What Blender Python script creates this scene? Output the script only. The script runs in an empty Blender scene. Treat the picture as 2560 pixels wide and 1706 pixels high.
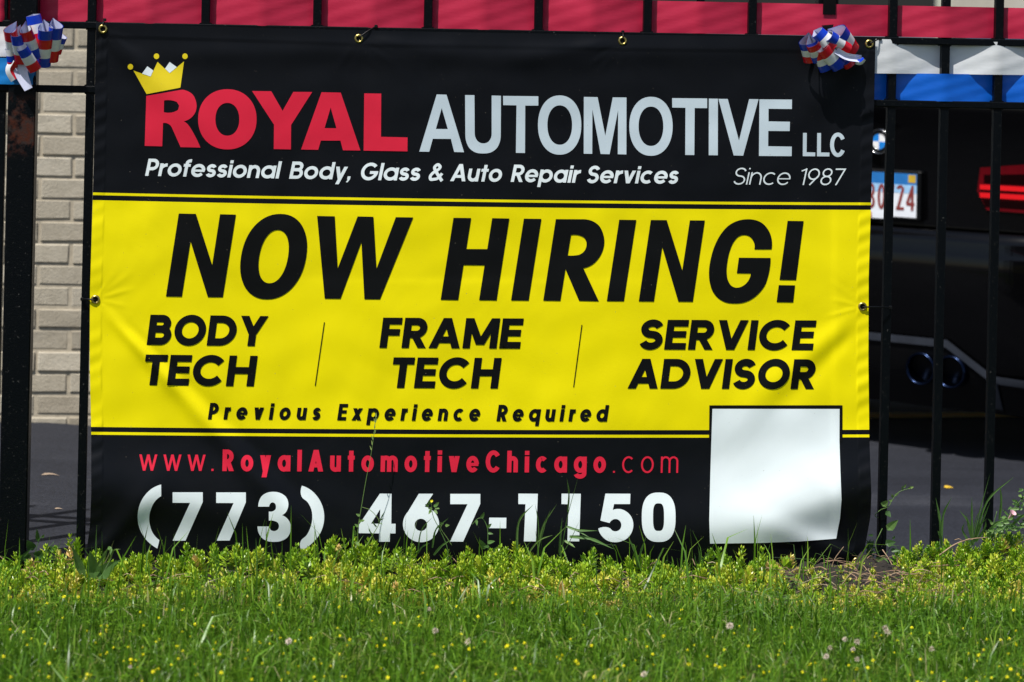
import bpy, math, random
import numpy as np
from mathutils import Vector, Matrix
from mathutils.geometry import delaunay_2d_cdt
random.seed(11)
rng = np.random.default_rng(11)
SC = bpy.context.scene
COL = SC.collection
rad = math.radians

# ------------------------------------------------------------------ camera
FPX, CX, CY = 85 / 36 * 2560, 1280.0, 122.0        # focal length in photo pixels, principal point (the lens is shifted)
YAW, ROLL, DIST, EYE = rad(5.2), 0.0215, 5.68, 1.22
FWD = np.array([math.sin(YAW), math.cos(YAW), 0.0])
_r0, _u0 = np.array([math.cos(YAW), -math.sin(YAW), 0.0]), np.array([0, 0, 1.0])
RGT = _r0 * math.cos(ROLL) + _u0 * math.sin(ROLL)
UPV = _u0 * math.cos(ROLL) - _r0 * math.sin(ROLL)
CAM = -FWD * DIST + np.array([0, 0, EYE])
cd = bpy.data.cameras.new('camera')
cam = bpy.data.objects.new('camera', cd)
COL.objects.link(cam)
cd.sensor_width, cd.lens = 36, 85
cd.shift_y = (CY - 853) / 2560
cd.clip_start, cd.clip_end = 0.1, 2000
cd.dof.use_dof = True
cd.dof.focus_distance = DIST
cd.dof.aperture_fstop = 4.0
m = Matrix.Identity(4)
for i in range(3):
    m[i][0], m[i][1], m[i][2], m[i][3] = RGT[i], UPV[i], -FWD[i], CAM[i]
cam.matrix_world = m
SC.camera = cam

# ------------------------------------------------------------------ sky, sun, exposure
SUN_EL, SUN_AZ = rad(60), rad(40)                  # azimuth: how far left of straight behind the camera
world = bpy.data.worlds.new('World')
SC.world = world
world.use_nodes = True
wn = world.node_tree
sky = wn.nodes.new('ShaderNodeTexSky')
sky.sky_type = 'NISHITA'
sky.sun_disc = False
sky.sun_elevation = SUN_EL
sky.sun_rotation = rad(180) + SUN_AZ
bg = wn.nodes['Background']
bg.inputs['Strength'].default_value = 0.085
wn.links.new(sky.outputs[0], bg.inputs['Color'])
sl = bpy.data.lights.new('sun', 'SUN')
sl.energy, sl.angle, sl.color = 4.8, rad(0.5), (1.0, 0.965, 0.91)
sun = bpy.data.objects.new('sun', sl)
COL.objects.link(sun)
_s = Vector((-math.sin(SUN_AZ) * math.cos(SUN_EL), -math.cos(SUN_AZ) * math.cos(SUN_EL), math.sin(SUN_EL)))
sun.rotation_euler = _s.to_track_quat('Z', 'Y').to_euler()
sun.location = _s * 20
SC.view_settings.view_transform = 'Standard'
SC.view_settings.look = 'None'
SC.view_settings.exposure = 0.32
SC.view_settings.gamma = 1.0
SC.cycles.max_bounces = 8
SC.cycles.transparent_max_bounces = 8

# ------------------------------------------------------------------ helpers
def at(px, py, Y):
    """points of the plane y = Y (world) seen at photo pixels px, py"""
    px, py = np.asarray(px, float), np.asarray(py, float)
    d = FWD + ((px - CX) / FPX)[..., None] * RGT - ((py - CY) / FPX)[..., None] * UPV
    t = (np.asarray(Y, float) - CAM[1]) / d[..., 1]
    return CAM + d * t[..., None]

def at_depth(px, py, depth):
    return CAM + depth * (FWD + (px - CX) / FPX * RGT - (py - CY) / FPX * UPV)

def at_z(px, py, z):
    d = FWD + (px - CX) / FPX * RGT - (py - CY) / FPX * UPV
    return CAM + d * ((z - CAM[2]) / d[2])

def new_mat(name):
    mt = bpy.data.materials.new(name)
    mt.use_nodes = True
    nt = mt.node_tree
    return mt, nt, nt.nodes['Principled BSDF']

def N(nt, typ, **kw):
    n = nt.nodes.new(typ)
    for k, v in kw.items():
        setattr(n, k, v)
    return n

def ramp(nt, stops, src):
    r = N(nt, 'ShaderNodeValToRGB')
    el = r.color_ramp.elements
    while len(el) < len(stops):
        el.new(0.5)
    for e, (p, c) in zip(el, stops):
        e.position, e.color = p, (*c, 1)
    nt.links.new(src, r.inputs[0])
    return r

def noise(nt, scale, detail=4, rough=0.55, coords='Object', vec=None):
    t = N(nt, 'ShaderNodeTexNoise')
    t.inputs['Scale'].default_value = scale
    t.inputs['Detail'].default_value = detail
    t.inputs['Roughness'].default_value = rough
    if vec is None:
        vec = N(nt, 'ShaderNodeTexCoord').outputs[coords]
    nt.links.new(vec, t.inputs['Vector'])
    return t

def bump(nt, b, src, strength, dist):
    n = N(nt, 'ShaderNodeBump')
    n.inputs['Strength'].default_value = strength
    n.inputs['Distance'].default_value = dist
    nt.links.new(src, n.inputs['Height'])
    nt.links.new(n.outputs[0], b.inputs['Normal'])

def simple(name, col, rough=0.5, spec=0.5, metal=0.0, var=0.12, nscale=30, bmp=0.0, bscale=200, coat=0.0):
    mt, nt, b = new_mat(name)
    nz = noise(nt, nscale)
    lo = tuple(c * (1 - var) for c in col)
    hi = tuple(min(1, c * (1 + var)) for c in col)
    rp = ramp(nt, [(0.3, lo), (0.7, hi)], nz.outputs['Fac'])
    nt.links.new(rp.outputs[0], b.inputs['Base Color'])
    b.inputs['Roughness'].default_value = rough
    b.inputs['Specular IOR Level'].default_value = spec
    b.inputs['Metallic'].default_value = metal
    b.inputs['Coat Weight'].default_value = coat
    if bmp:
        bump(nt, b, noise(nt, bscale, 3).outputs['Fac'], bmp, 0.001)
    return mt

def leafy(name, stops, rough=0.45, trans=0.35, spec=0.35):
    """foliage: colour picked from a per-blade / per-leaf random number"""
    mt, nt, b = new_mat(name)
    a = N(nt, 'ShaderNodeAttribute', attribute_name='tint')
    rp = ramp(nt, stops, a.outputs['Fac'])
    nt.links.new(rp.outputs[0], b.inputs['Base Color'])
    b.inputs['Roughness'].default_value = rough
    b.inputs['Specular IOR Level'].default_value = spec
    tr = N(nt, 'ShaderNodeBsdfTranslucent')
    nt.links.new(rp.outputs[0], tr.inputs['Color'])
    mx = N(nt, 'ShaderNodeMixShader')
    mx.inputs[0].default_value = trans
    nt.links.new(b.outputs[0], mx.inputs[1])
    nt.links.new(tr.outputs[0], mx.inputs[2])
    nt.links.new(mx.outputs[0], nt.nodes['Material Output'].inputs[0])
    return mt

def tag(o, label=None, cat=None, group=None, kind=None):
    for k, v in (('label', label), ('category', cat), ('group', group), ('kind', kind)):
        if v:
            o[k] = v
    return o

def thing(name, label, cat, loc=(0, 0, 0), rotz=0.0, group=None):
    o = bpy.data.objects.new(name, None)
    COL.objects.link(o)
    o.location = tuple(loc)
    o.rotation_euler = (0, 0, rotz)
    o.empty_display_size = 0.1
    return tag(o, label, cat, group)

def obj(name, verts, faces, mats, parent=None, smooth=False, midx=None, tint=None, local=False):
    me = bpy.data.meshes.new(name)
    verts = np.asarray(verts, float).reshape(-1, 3)
    if parent is not None and not local:
        verts = verts - np.array(ROOTLOC(parent))
    me.from_pydata(verts if isinstance(faces, np.ndarray) else verts.tolist(), [], faces)
    for mt in (mats if isinstance(mats, (list, tuple)) else [mats]):
        me.materials.append(mt)
    if midx is not None:
        me.polygons.foreach_set('material_index', np.asarray(midx, np.int32))
    if smooth:
        me.polygons.foreach_set('use_smooth', np.ones(len(me.polygons), bool))
    if tint is not None:
        at_ = me.attributes.new('tint', 'FLOAT', 'POINT')
        at_.data.foreach_set('value', np.asarray(tint, np.float32))
    me.update()
    o = bpy.data.objects.new(name, me)
    COL.objects.link(o)
    if parent is not None:
        o.parent = parent
    return o

def ROOTLOC(o):
    p = np.zeros(3)
    while o is not None:
        p = p + np.array(o.location)
        o = o.parent
    return p

class MB:
    def __init__(self):
        self.v, self.f, self.m, self.t = [], [], [], []
    def add(self, vs, fs, mi=0, tint=0.5):
        n = len(self.v)
        self.v += [tuple(map(float, p)) for p in vs]
        self.f += [tuple(i + n for i in q) for q in fs]
        self.m += [mi] * len(fs)
        self.t += [tint] * len(vs)
    def box(self, lo, hi, mi=0, bev=0.0):
        x0, y0, z0 = lo
        x1, y1, z1 = hi
        if bev <= 0:
            vs = [(x, y, z) for z in (z0, z1) for y in (y0, y1) for x in (x0, x1)]
            self.add(vs, [(0, 2, 3, 1), (4, 5, 7, 6), (0, 1, 5, 4), (2, 6, 7, 3), (0, 4, 6, 2), (1, 3, 7, 5)], mi)
            return
        b = bev                                      # chamfered vertical and horizontal edges
        ring = lambda x0, y0, x1, y1, c: [(x0 + c, y0), (x1 - c, y0), (x1, y0 + c), (x1, y1 - c), (x1 - c, y1), (x0 + c, y1), (x0, y1 - c), (x0, y0 + c)]
        vs, fs = [], []
        for z, ins in ((z0, b), (z0 + b, 0), (z1 - b, 0), (z1, b)):
            vs += [(x, y, z) for x, y in ring(x0 + ins, y0 + ins, x1 - ins, y1 - ins, b)]
        for k in range(3):
            for i in range(8):
                j = (i + 1) % 8
                fs.append((k * 8 + i, k * 8 + j, k * 8 + 8 + j, k * 8 + 8 + i))
        fs += [tuple(range(7, -1, -1)), tuple(range(24, 32))]
        self.add(vs, fs, mi)
    def tube(self, pts, r0, r1=None, n=6, mi=0, tint=0.5, cap=True):
        pts = [Vector(p) for p in pts]
        r1 = r0 if r1 is None else r1
        vs, fs = [], []
        up = Vector((0.12, 1, 0.07)).normalized()
        for k, p in enumerate(pts):
            t = (pts[min(k + 1, len(pts) - 1)] - pts[max(k - 1, 0)]).normalized()
            a = t.cross(up)
            if a.length < 1e-3:
                a = t.cross(Vector((1, 0, 0)))
            a.normalize()
            b = t.cross(a)
            r = r0 + (r1 - r0) * k / max(1, len(pts) - 1)
            for i in range(n):
                an = 2 * math.pi * i / n
                vs.append(p + a * (r * math.cos(an)) + b * (r * math.sin(an)))
        for k in range(len(pts) - 1):
            for i in range(n):
                j = (i + 1) % n
                fs.append((k * n + i, k * n + j, k * n + n + j, k * n + n + i))
        if cap:
            fs += [tuple(range(n - 1, -1, -1)), tuple(range((len(pts) - 1) * n, len(pts) * n))]
        self.add(vs, fs, mi, tint)
    def lathe(self, prof, n=32, mi=0, axis='z', c=(0, 0, 0)):
        vs, fs = [], []
        for r, h in prof:
            for i in range(n):
                a = 2 * math.pi * i / n
                p = (r * math.cos(a), r * math.sin(a), h)
                if axis == 'y':
                    p = (p[0], h, p[1])
                elif axis == 'x':
                    p = (h, p[0], p[1])
                vs.append((p[0] + c[0], p[1] + c[1], p[2] + c[2]))
        for k in range(len(prof) - 1):
            for i in range(n):
                j = (i + 1) % n
                fs.append((k * n + i, k * n + j, k * n + n + j, k * n + n + i))
        self.add(vs, fs, mi)
    def leaf(self, base, direction, length, width, bend=0.0, fold=0.15, tint=0.5, normal=None, mi=0, n=5, shape=0.5):
        """a pointed leaf or grass blade: two strips folded along a midrib, bending over"""
        d = Vector(direction).normalized()
        nrm = Vector(normal) if normal is not None else Vector((0, -1, 0.4))
        s = d.cross(nrm)
        if s.length < 1e-3:
            s = d.cross(Vector((1, 0, 0)))
        s.normalize()
        nrm = s.cross(d).normalized()
        vs, fs = [], []
        p = Vector(base)
        for k in range(n + 1):
            t = k / n
            w = width * 0.5 * (math.sin(math.pi * (t ** shape if shape != 1 else t)) ** 0.8 if k not in (0, n) else (0.12 if k == 0 else 0.02))
            mid = p - nrm * (fold * w)
            vs += [p - s * w, mid, p + s * w]
            d = (d + Vector((0, 0, -1)) * bend / n).normalized()
            p = p + d * (length / n)
        for k in range(n):
            a = 3 * k
            fs += [(a, a + 1, a + 4, a + 3), (a + 1, a + 2, a + 5, a + 4)]
        self.add(vs, fs, mi, tint)
    def build(self, name, mats, parent=None, smooth=False, local=False, tint=False):
        return obj(name, self.v, self.f, mats, parent, smooth, self.m if isinstance(mats, (list, tuple)) else None,
                   self.t if tint else None, local)

def curve_pts(pts, n=8):
    """Catmull-Rom through 3-D points"""
    P = [np.asarray(p, float) for p in pts]
    P = [2 * P[0] - P[1]] + P + [2 * P[-1] - P[-2]]
    out = []
    for i in range(1, len(P) - 2):
        for k in range(n):
            t = k / n
            out.append(0.5 * (2 * P[i] + (P[i + 1] - P[i - 1]) * t + (2 * P[i - 1] - 5 * P[i] + 4 * P[i + 1] - P[i + 2]) * t * t
                              + (3 * P[i] - P[i - 1] - 3 * P[i + 1] + P[i + 2]) * t ** 3))
    out.append(P[-2])
    return out

# ------------------------------------------------------------------ materials
def fence_paint(rust):
    mt, nt, b = new_mat('black fence paint' + (' rusted' if rust else ''))
    tc = N(nt, 'ShaderNodeTexCoord').outputs['Object']
    sp = noise(nt, 160, 2, 0.6, vec=tc)
    dust = ramp(nt, [(0.60, (0.0016, 0.0024, 0.0034)), (0.70, (0.006, 0.0065, 0.007)), (0.80, (0.07, 0.07, 0.066))], sp.outputs['Fac'])
    colour = dust.outputs[0]
    if rust:
        n2 = noise(nt, 22, 6, 0.65, vec=tc)
        z = N(nt, 'ShaderNodeSeparateXYZ')
        nt.links.new(tc, z.inputs[0])
        lo = N(nt, 'ShaderNodeMapRange', interpolation_type='SMOOTHSTEP')
        for k, v in ((1, 1.065), (2, 1.10), (3, 1.0), (4, 0.0)):
            lo.inputs[k].default_value = v
        hi = N(nt, 'ShaderNodeMapRange', interpolation_type='SMOOTHSTEP')
        for k, v in ((1, 0.94), (2, 0.975), (3, 0.0), (4, 1.0)):
            hi.inputs[k].default_value = v
        nt.links.new(z.outputs[2], lo.inputs[0])
        nt.links.new(z.outputs[2], hi.inputs[0])
        mask = N(nt, 'ShaderNodeMath', operation='MULTIPLY')
        m2 = N(nt, 'ShaderNodeMath', operation='MULTIPLY')
        nt.links.new(hi.outputs[0], m2.inputs[0])
        nt.links.new(lo.outputs[0], m2.inputs[1])
        nt.links.new(m2.outputs[0], mask.inputs[0])
        cr = ramp(nt, [(0.46, (0, 0, 0)), (0.56, (1, 1, 1))], n2.outputs['Fac'])
        nt.links.new(cr.outputs[0], mask.inputs[1])
        mx = N(nt, 'ShaderNodeMix', data_type='RGBA')
        rc = ramp(nt, [(0.4, (0.055, 0.016, 0.009)), (0.65, (0.03, 0.022, 0.02))], noise(nt, 60, 4, vec=tc).outputs['Fac'])
        nt.links.new(mask.outputs[0], mx.inputs[0])
        nt.links.new(colour, mx.inputs[6])
        nt.links.new(rc.outputs[0], mx.inputs[7])
        colour = mx.outputs[2]
    nt.links.new(colour, b.inputs['Base Color'])
    b.inputs['Roughness'].default_value = 0.36
    b.inputs['Specular IOR Level'].default_value = 0.10
    bump(nt, b, noise(nt, 260, 3, vec=tc).outputs['Fac'], 0.5, 0.0012)
    return mt

def vinyl(name, col, rough=0.42, spec=0.35):
    mt, nt, b = new_mat(name)
    tc = N(nt, 'ShaderNodeTexCoord').outputs['Object']
    big = noise(nt, 5, 4, vec=tc)
    rp = ramp(nt, [(0.3, tuple(c * 0.95 for c in col)), (0.7, tuple(min(1, c * 1.04) for c in col))], big.outputs['Fac'])
    dirt = noise(nt, 240, 2, 0.5, vec=tc)
    dm = ramp(nt, [(0.765, (0, 0, 0)), (0.79, (1, 1, 1))], dirt.outputs['Fac'])
    mx = N(nt, 'ShaderNodeMix', data_type='RGBA')
    nt.links.new(dm.outputs[0], mx.inputs[0])
    nt.links.new(rp.outputs[0], mx.inputs[6])
    mx.inputs[7].default_value = (0.16, 0.14, 0.11, 1)
    nt.links.new(mx.outputs[2], b.inputs['Base Color'])
    rr = noise(nt, 9, 3, vec=tc)
    mr = N(nt, 'ShaderNodeMapRange')
    for k, v in ((1, 0.3), (2, 0.7), (3, rough - 0.05), (4, rough + 0.08)):
        mr.inputs[k].default_value = v
    nt.links.new(rr.outputs['Fac'], mr.inputs[0])
    nt.links.new(mr.outputs[0], b.inputs['Roughness'])
    b.inputs['Specular IOR Level'].default_value = spec
    w1 = N(nt, 'ShaderNodeTexWave', bands_direction='Z')
    w1.inputs['Scale'].default_value = 190
    w2 = N(nt, 'ShaderNodeTexWave', bands_direction='X')
    w2.inputs['Scale'].default_value = 190
    for w in (w1, w2):
        nt.links.new(tc, w.inputs['Vector'])
    ad = N(nt, 'ShaderNodeMath', operation='ADD')
    nt.links.new(w1.outputs['Fac'], ad.inputs[0])
    nt.links.new(w2.outputs['Fac'], ad.inputs[1])
    bump(nt, b, ad.outputs[0], 0.10, 0.0004)
    return mt

M = {}
M['iron'] = fence_paint(False)
M['iron_rust'] = fence_paint(True)
M['v_black'] = vinyl('banner black', (0.0030, 0.0036, 0.0055), 0.42, 0.15)
M['v_yellow'] = vinyl('banner yellow', (0.79, 0.675, 0.0015), 0.45, 0.10)
M['p_ink'] = vinyl('print black', (0.0034, 0.0036, 0.0040), 0.42, 0.14)
M['p_red'] = vinyl('print red', (0.64, 0.016, 0.045), 0.45, 0.2)
M['p_silver'] = vinyl('print silver grey', (0.50, 0.585, 0.64), 0.45, 0.25)
M['p_white'] = vinyl('print white', (0.71, 0.775, 0.795), 0.45, 0.25)
M['p_gold'] = vinyl('print gold', (0.72, 0.56, 0.012), 0.45, 0.25)
M['brass'] = simple('brass', (0.52, 0.40, 0.13), 0.32, 0.5, 1.0, 0.15, 90)
M['black_plastic'] = simple('black plastic', (0.003, 0.003, 0.0035), 0.4, 0.25)
M['tape'] = simple('black cloth tape', (0.0018, 0.0018, 0.002), 0.6, 0.1)

def cloth_ribbon(name, col, trans, back=None):
    mt, nt, b = new_mat(name)
    tc = N(nt, 'ShaderNodeTexCoord').outputs['Object']
    rp = ramp(nt, [(0.3, tuple(c * 0.93 for c in col)), (0.7, tuple(min(1, c * 1.05) for c in col))], noise(nt, 14, 4, vec=tc).outputs['Fac'])
    nt.links.new(rp.outputs[0], b.inputs['Base Color'])
    b.inputs['Roughness'].default_value = 0.4
    b.inputs['Specular IOR Level'].default_value = 0.4
    mp = N(nt, 'ShaderNodeMapping')
    mp.inputs['Scale'].default_value = (0.25, 1, 1)
    nt.links.new(tc, mp.inputs[0])
    bump(nt, b, noise(nt, 60, 4, vec=mp.outputs[0]).outputs['Fac'], 0.35, 0.002)
    if trans:
        tr = N(nt, 'ShaderNodeBsdfTranslucent')
        nt.links.new(rp.outputs[0], tr.inputs['Color'])
        mx = N(nt, 'ShaderNodeMixShader')
        mx.inputs[0].default_value = trans
        nt.links.new(b.outputs[0], mx.inputs[1])
        nt.links.new(tr.outputs[0], mx.inputs[2])
        nt.links.new(mx.outputs[0], nt.nodes['Material Output'].inputs[0])
    return mt
M['r_red'] = cloth_ribbon('streamer red', (0.52, 0.020, 0.062), 0.25)
M['r_white'] = cloth_ribbon('streamer white', (0.74, 0.76, 0.77), 0.25)
M['r_blue_sunlit'] = cloth_ribbon('streamer blue sunlit', (0.01, 0.22, 0.62), 0.25)  # lighter copy of the streamer blue, sunlight painted into the colour
M['r_blue'] = cloth_ribbon('streamer blue', (0.004, 0.125, 0.62), 0.25)

def satin(name, col):
    mt, nt, b = new_mat(name)
    rp = ramp(nt, [(0.3, tuple(c * 0.9 for c in col)), (0.7, tuple(min(1, c * 1.06) for c in col))], noise(nt, 70, 3).outputs['Fac'])
    nt.links.new(rp.outputs[0], b.inputs['Base Color'])
    b.inputs['Roughness'].default_value = 0.26
    b.inputs['Specular IOR Level'].default_value = 0.55
    return mt
M['b_red'] = satin('bow red', (0.66, 0.006, 0.022))
M['b_white'] = satin('bow white', (0.80, 0.80, 0.82))
M['b_blue'] = satin('bow blue', (0.003, 0.040, 0.50))
M['b_back'] = satin('bow pale back', (0.60, 0.62, 0.78))

# ------------------------------------------------------------------ ground, lawn soil, asphalt
def asphalt_z(x, y):
    return np.interp(x, [-1.25, 0.75], [0.02, -0.12])

mt, nt, b = new_mat('asphalt')
tc = N(nt, 'ShaderNodeTexCoord').outputs['Object']
mp = N(nt, 'ShaderNodeMapping')
mp.inputs['Scale'].default_value = (0.5, 2.2, 1)
nt.links.new(tc, mp.inputs[0])
blot = noise(nt, 1.6, 6, 0.6, vec=mp.outputs[0])
grit = noise(nt, 110, 5, 0.75, vec=tc)
rp = ramp(nt, [(0.3, (0.0125, 0.0138, 0.0195)), (0.55, (0.020, 0.0218, 0.029)), (0.72, (0.040, 0.042, 0.050))], blot.outputs['Fac'])
gr = ramp(nt, [(0.32, (0.42, 0.42, 0.42)), (0.7, (1.55, 1.55, 1.6))], grit.outputs['Fac'])
mul = N(nt, 'ShaderNodeMix', data_type='RGBA', blend_type='MULTIPLY')
mul.inputs[0].default_value = 1.0
nt.links.new(rp.outputs[0], mul.inputs[6])
nt.links.new(gr.outputs[0], mul.inputs[7])
nt.links.new(mul.outputs[2], b.inputs['Base Color'])
b.inputs['Roughness'].default_value = 0.8
b.inputs['Specular IOR Level'].default_value = 0.25
bump(nt, b, grit.outputs['Fac'], 0.5, 0.004)
M['asphalt'] = mt

xs = np.array([-80, -30, -8, -4, -2, -1.25, -0.9, -0.5, 0, 0.4, 0.75, 1.2, 2, 4, 8, 30, 80.])
ys = np.array([0.10, 0.6, 1.2, 2, 3, 4, 6, 10, 20, 50, 120.])
vv = [(x, y, float(asphalt_z(x, y))) for y in ys for x in xs]
nx = len(xs)
ff = [(j * nx + i, j * nx + i + 1, (j + 1) * nx + i + 1, (j + 1) * nx + i) for j in range(len(ys) - 1) for i in range(nx - 1)]
tag(obj('asphalt', vv, ff, M['asphalt'], smooth=True), 'dark grey asphalt of the car park behind the fence', 'asphalt', kind='structure')

M['yellow_paint'] = simple('worn yellow line paint', (0.80, 0.45, 0.05), 0.7, 0.3, 0, 0.25, 12)
pl_ = at_z(2180, 1039, -0.116)
pr_ = at_z(2550, 1036, -0.116)
dv = (pr_ - pl_) / np.linalg.norm(pr_ - pl_)
nv = np.array([-dv[1], dv[0], 0])
P0, P1 = pl_ - dv * 1.0, pr_ + dv * 5
tag(obj('parking_line', [P0 - nv * 0.06, P1 - nv * 0.06, P1 + nv * 0.06, P0 + nv * 0.06], [(0, 1, 2, 3)], M['yellow_paint']),
    'yellow painted parking line on the asphalt under the black car', 'painted line', kind='structure')

mt, nt, b = new_mat('soil')
n1 = noise(nt, 35, 6, 0.7)
rp = ramp(nt, [(0.35, (0.010, 0.008, 0.006)), (0.6, (0.026, 0.020, 0.015)), (0.8, (0.07, 0.055, 0.042))], n1.outputs['Fac'])
nt.links.new(rp.outputs[0], b.inputs['Base Color'])
b.inputs['Roughness'].default_value = 0.95
bump(nt, b, noise(nt, 120, 5, 0.7).outputs['Fac'], 1.0, 0.006)
M['soil'] = mt

def ground_z(x, y):
    return 0.008 * np.sin(x * 5.1 + 1.3) * np.sin(y * 4.3) + 0.004 * np.sin(x * 13 + y * 9) + np.where(y > -0.4, 0.0, 0.0)

gx = np.concatenate([np.linspace(-40, -3, 12), np.linspace(-2.8, 2.8, 80), np.linspace(3, 40, 12)])
gy = np.concatenate([np.linspace(-40, -3.6, 12), np.linspace(-3.4, 0.10, 60)])
GX, GY = np.meshgrid(gx, gy)
GZ = ground_z(GX, GY)
nxx = len(gx)
vv = np.stack([GX, GY, GZ], -1).reshape(-1, 3).tolist()
ff = [(j * nxx + i, j * nxx + i + 1, (j + 1) * nxx + i + 1, (j + 1) * nxx + i) for j in range(len(gy) - 1) for i in range(nxx - 1)]
nb = len(vv)
vv += [(x, 0.10, -0.4) for x in gx]                # the bed's edge drops to the asphalt
top0 = (len(gy) - 1) * nxx
ff += [(top0 + i, top0 + i + 1, nb + i + 1, nb + i) for i in range(nxx - 1)]
tag(obj('ground', vv, ff, M['soil'], smooth=True), 'dark soil under the lawn and the planting', 'ground', kind='structure')

# ------------------------------------------------------------------ fence
PK = [9, 230, 372, 514, 654, 793, 932, 1070, 1208, 1346, 1482, 1618, 1749, 1880, 2231.6, 2364, 2497]   # photo x of the pickets at y = 50
PX = [float(at(x, 50, 0.0)[0]) for x in PK]
PX = [PX[0] - 0.135 * k for k in (4, 3, 2, 1)] + PX + [PX[-1] + 0.126 * k for k in range(1, 12)]
fence = thing('iron_fence', 'black painted iron picket fence carrying the banner and streamers', 'fence', (0, 0, 0))
XL, XR = PX[0] - 0.1, PX[-1] + 0.1
def rail(p, q, h, dpt):
    a, c = at(*p, -dpt / 2), at(*q, -dpt / 2)
    s = (c[2] - a[2]) / (c[0] - a[0])
    mb = MB()
    zl, zr = a[2] + s * (XL - a[0]), a[2] + s * (XR - a[0])
    x0, x1 = XL, XR
    vs = []
    bv = 0.002
    for x, z in ((x0, zl), (x1, zr)):
        vs += [(x, -dpt / 2, z - h / 2 + bv), (x, -dpt / 2, z + h / 2 - bv), (x, -dpt / 2 + bv, z + h / 2), (x, dpt / 2 - bv, z + h / 2),
               (x, dpt / 2, z + h / 2 - bv), (x, dpt / 2, z - h / 2 + bv), (x, dpt / 2 - bv, z - h / 2), (x, -dpt / 2 + bv, z - h / 2)]
    mb.add(vs, [(i, (i + 1) % 8, 8 + (i + 1) % 8, 8 + i) for i in range(8)] + [tuple(range(8)), tuple(range(15, 7, -1))])
    for x in PX:                                     # weld beads round each picket
        z = zl + s * (x - XL)
        for sx in (-1, 1):
            mb.tube([(x + sx * 0.0105, -0.011, z + h / 2 + 0.0005), (x + sx * 0.0125, 0.011, z + h / 2 + 0.0005)], 0.0028, n=6)
            mb.tube([(x + sx * 0.0105, -0.011, z - h / 2 - 0.0005), (x + sx * 0.0125, 0.011, z - h / 2 - 0.0005)], 0.0022, n=6)
    return mb.build('rail', M['iron'], fence)
rail((153, 62.5), (2440, 106), 0.0165, 0.027)
rail((153, 223), (2379, 262), 0.0165, 0.027)
rail((153, 1480), (2379, 1510), 0.0165, 0.027)
POSTS = [float(at(46.6, 633, -0.03)[0]), float(at(2070, 300, -0.03)[0])]
for x in PX:
    if min(abs(x - p) for p in POSTS) < 0.02:
        continue
    mb = MB()
    w = 0.0098
    mb.box((x - w, -w, -0.12), (x + w, w, 1.50), 0, 0.0012)
    mb.add([(x - w, -w, 1.50), (x + w, -w, 1.50), (x + w, w, 1.50), (x - w, w, 1.50), (x, 0, 1.56)], [(0, 1, 4), (1, 2, 4), (2, 3, 4), (3, 0, 4)])
    mb.build('picket', M['iron'], fence)
for k, x in enumerate(POSTS):
    mb = MB()
    w = 0.0315 if k == 0 else 0.024
    y0 = -0.034 if k == 0 else -0.0125
    mb.box((x - w, y0, -0.2), (x + w, y0 + 2 * w, 1.58), 0, 0.003)
    mb.box((x - w - 0.004, y0 - 0.004, 1.58), (x + w + 0.004, y0 + 2 * w + 0.004, 1.60), 0, 0.003)
    mb.build('post', M['iron_rust'], fence)

# ------------------------------------------------------------------ banner
def G_(x, c, w):
    return np.exp(-((x - c) / w) ** 2)

def ridge(px, py, a, b, w, amp, fade=0.25):
    ax, ay = a
    bx, by = b
    L = math.hypot(bx - ax, by - ay)
    ux, uy = (bx - ax) / L, (by - ay) / L
    s = ((px - ax) * ux + (py - ay) * uy) / L
    p = -(px - ax) * uy + (py - ay) * ux
    wid = w * (0.35 + 1.0 * np.clip(s, 0, 1.2))
    env = np.clip(s / fade, 0, 1) * np.clip((1.15 - s) / 0.5, 0, 1)
    env = env * env * (3 - 2 * env)
    return amp * env * np.exp(-(p / wid) ** 2)

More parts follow.
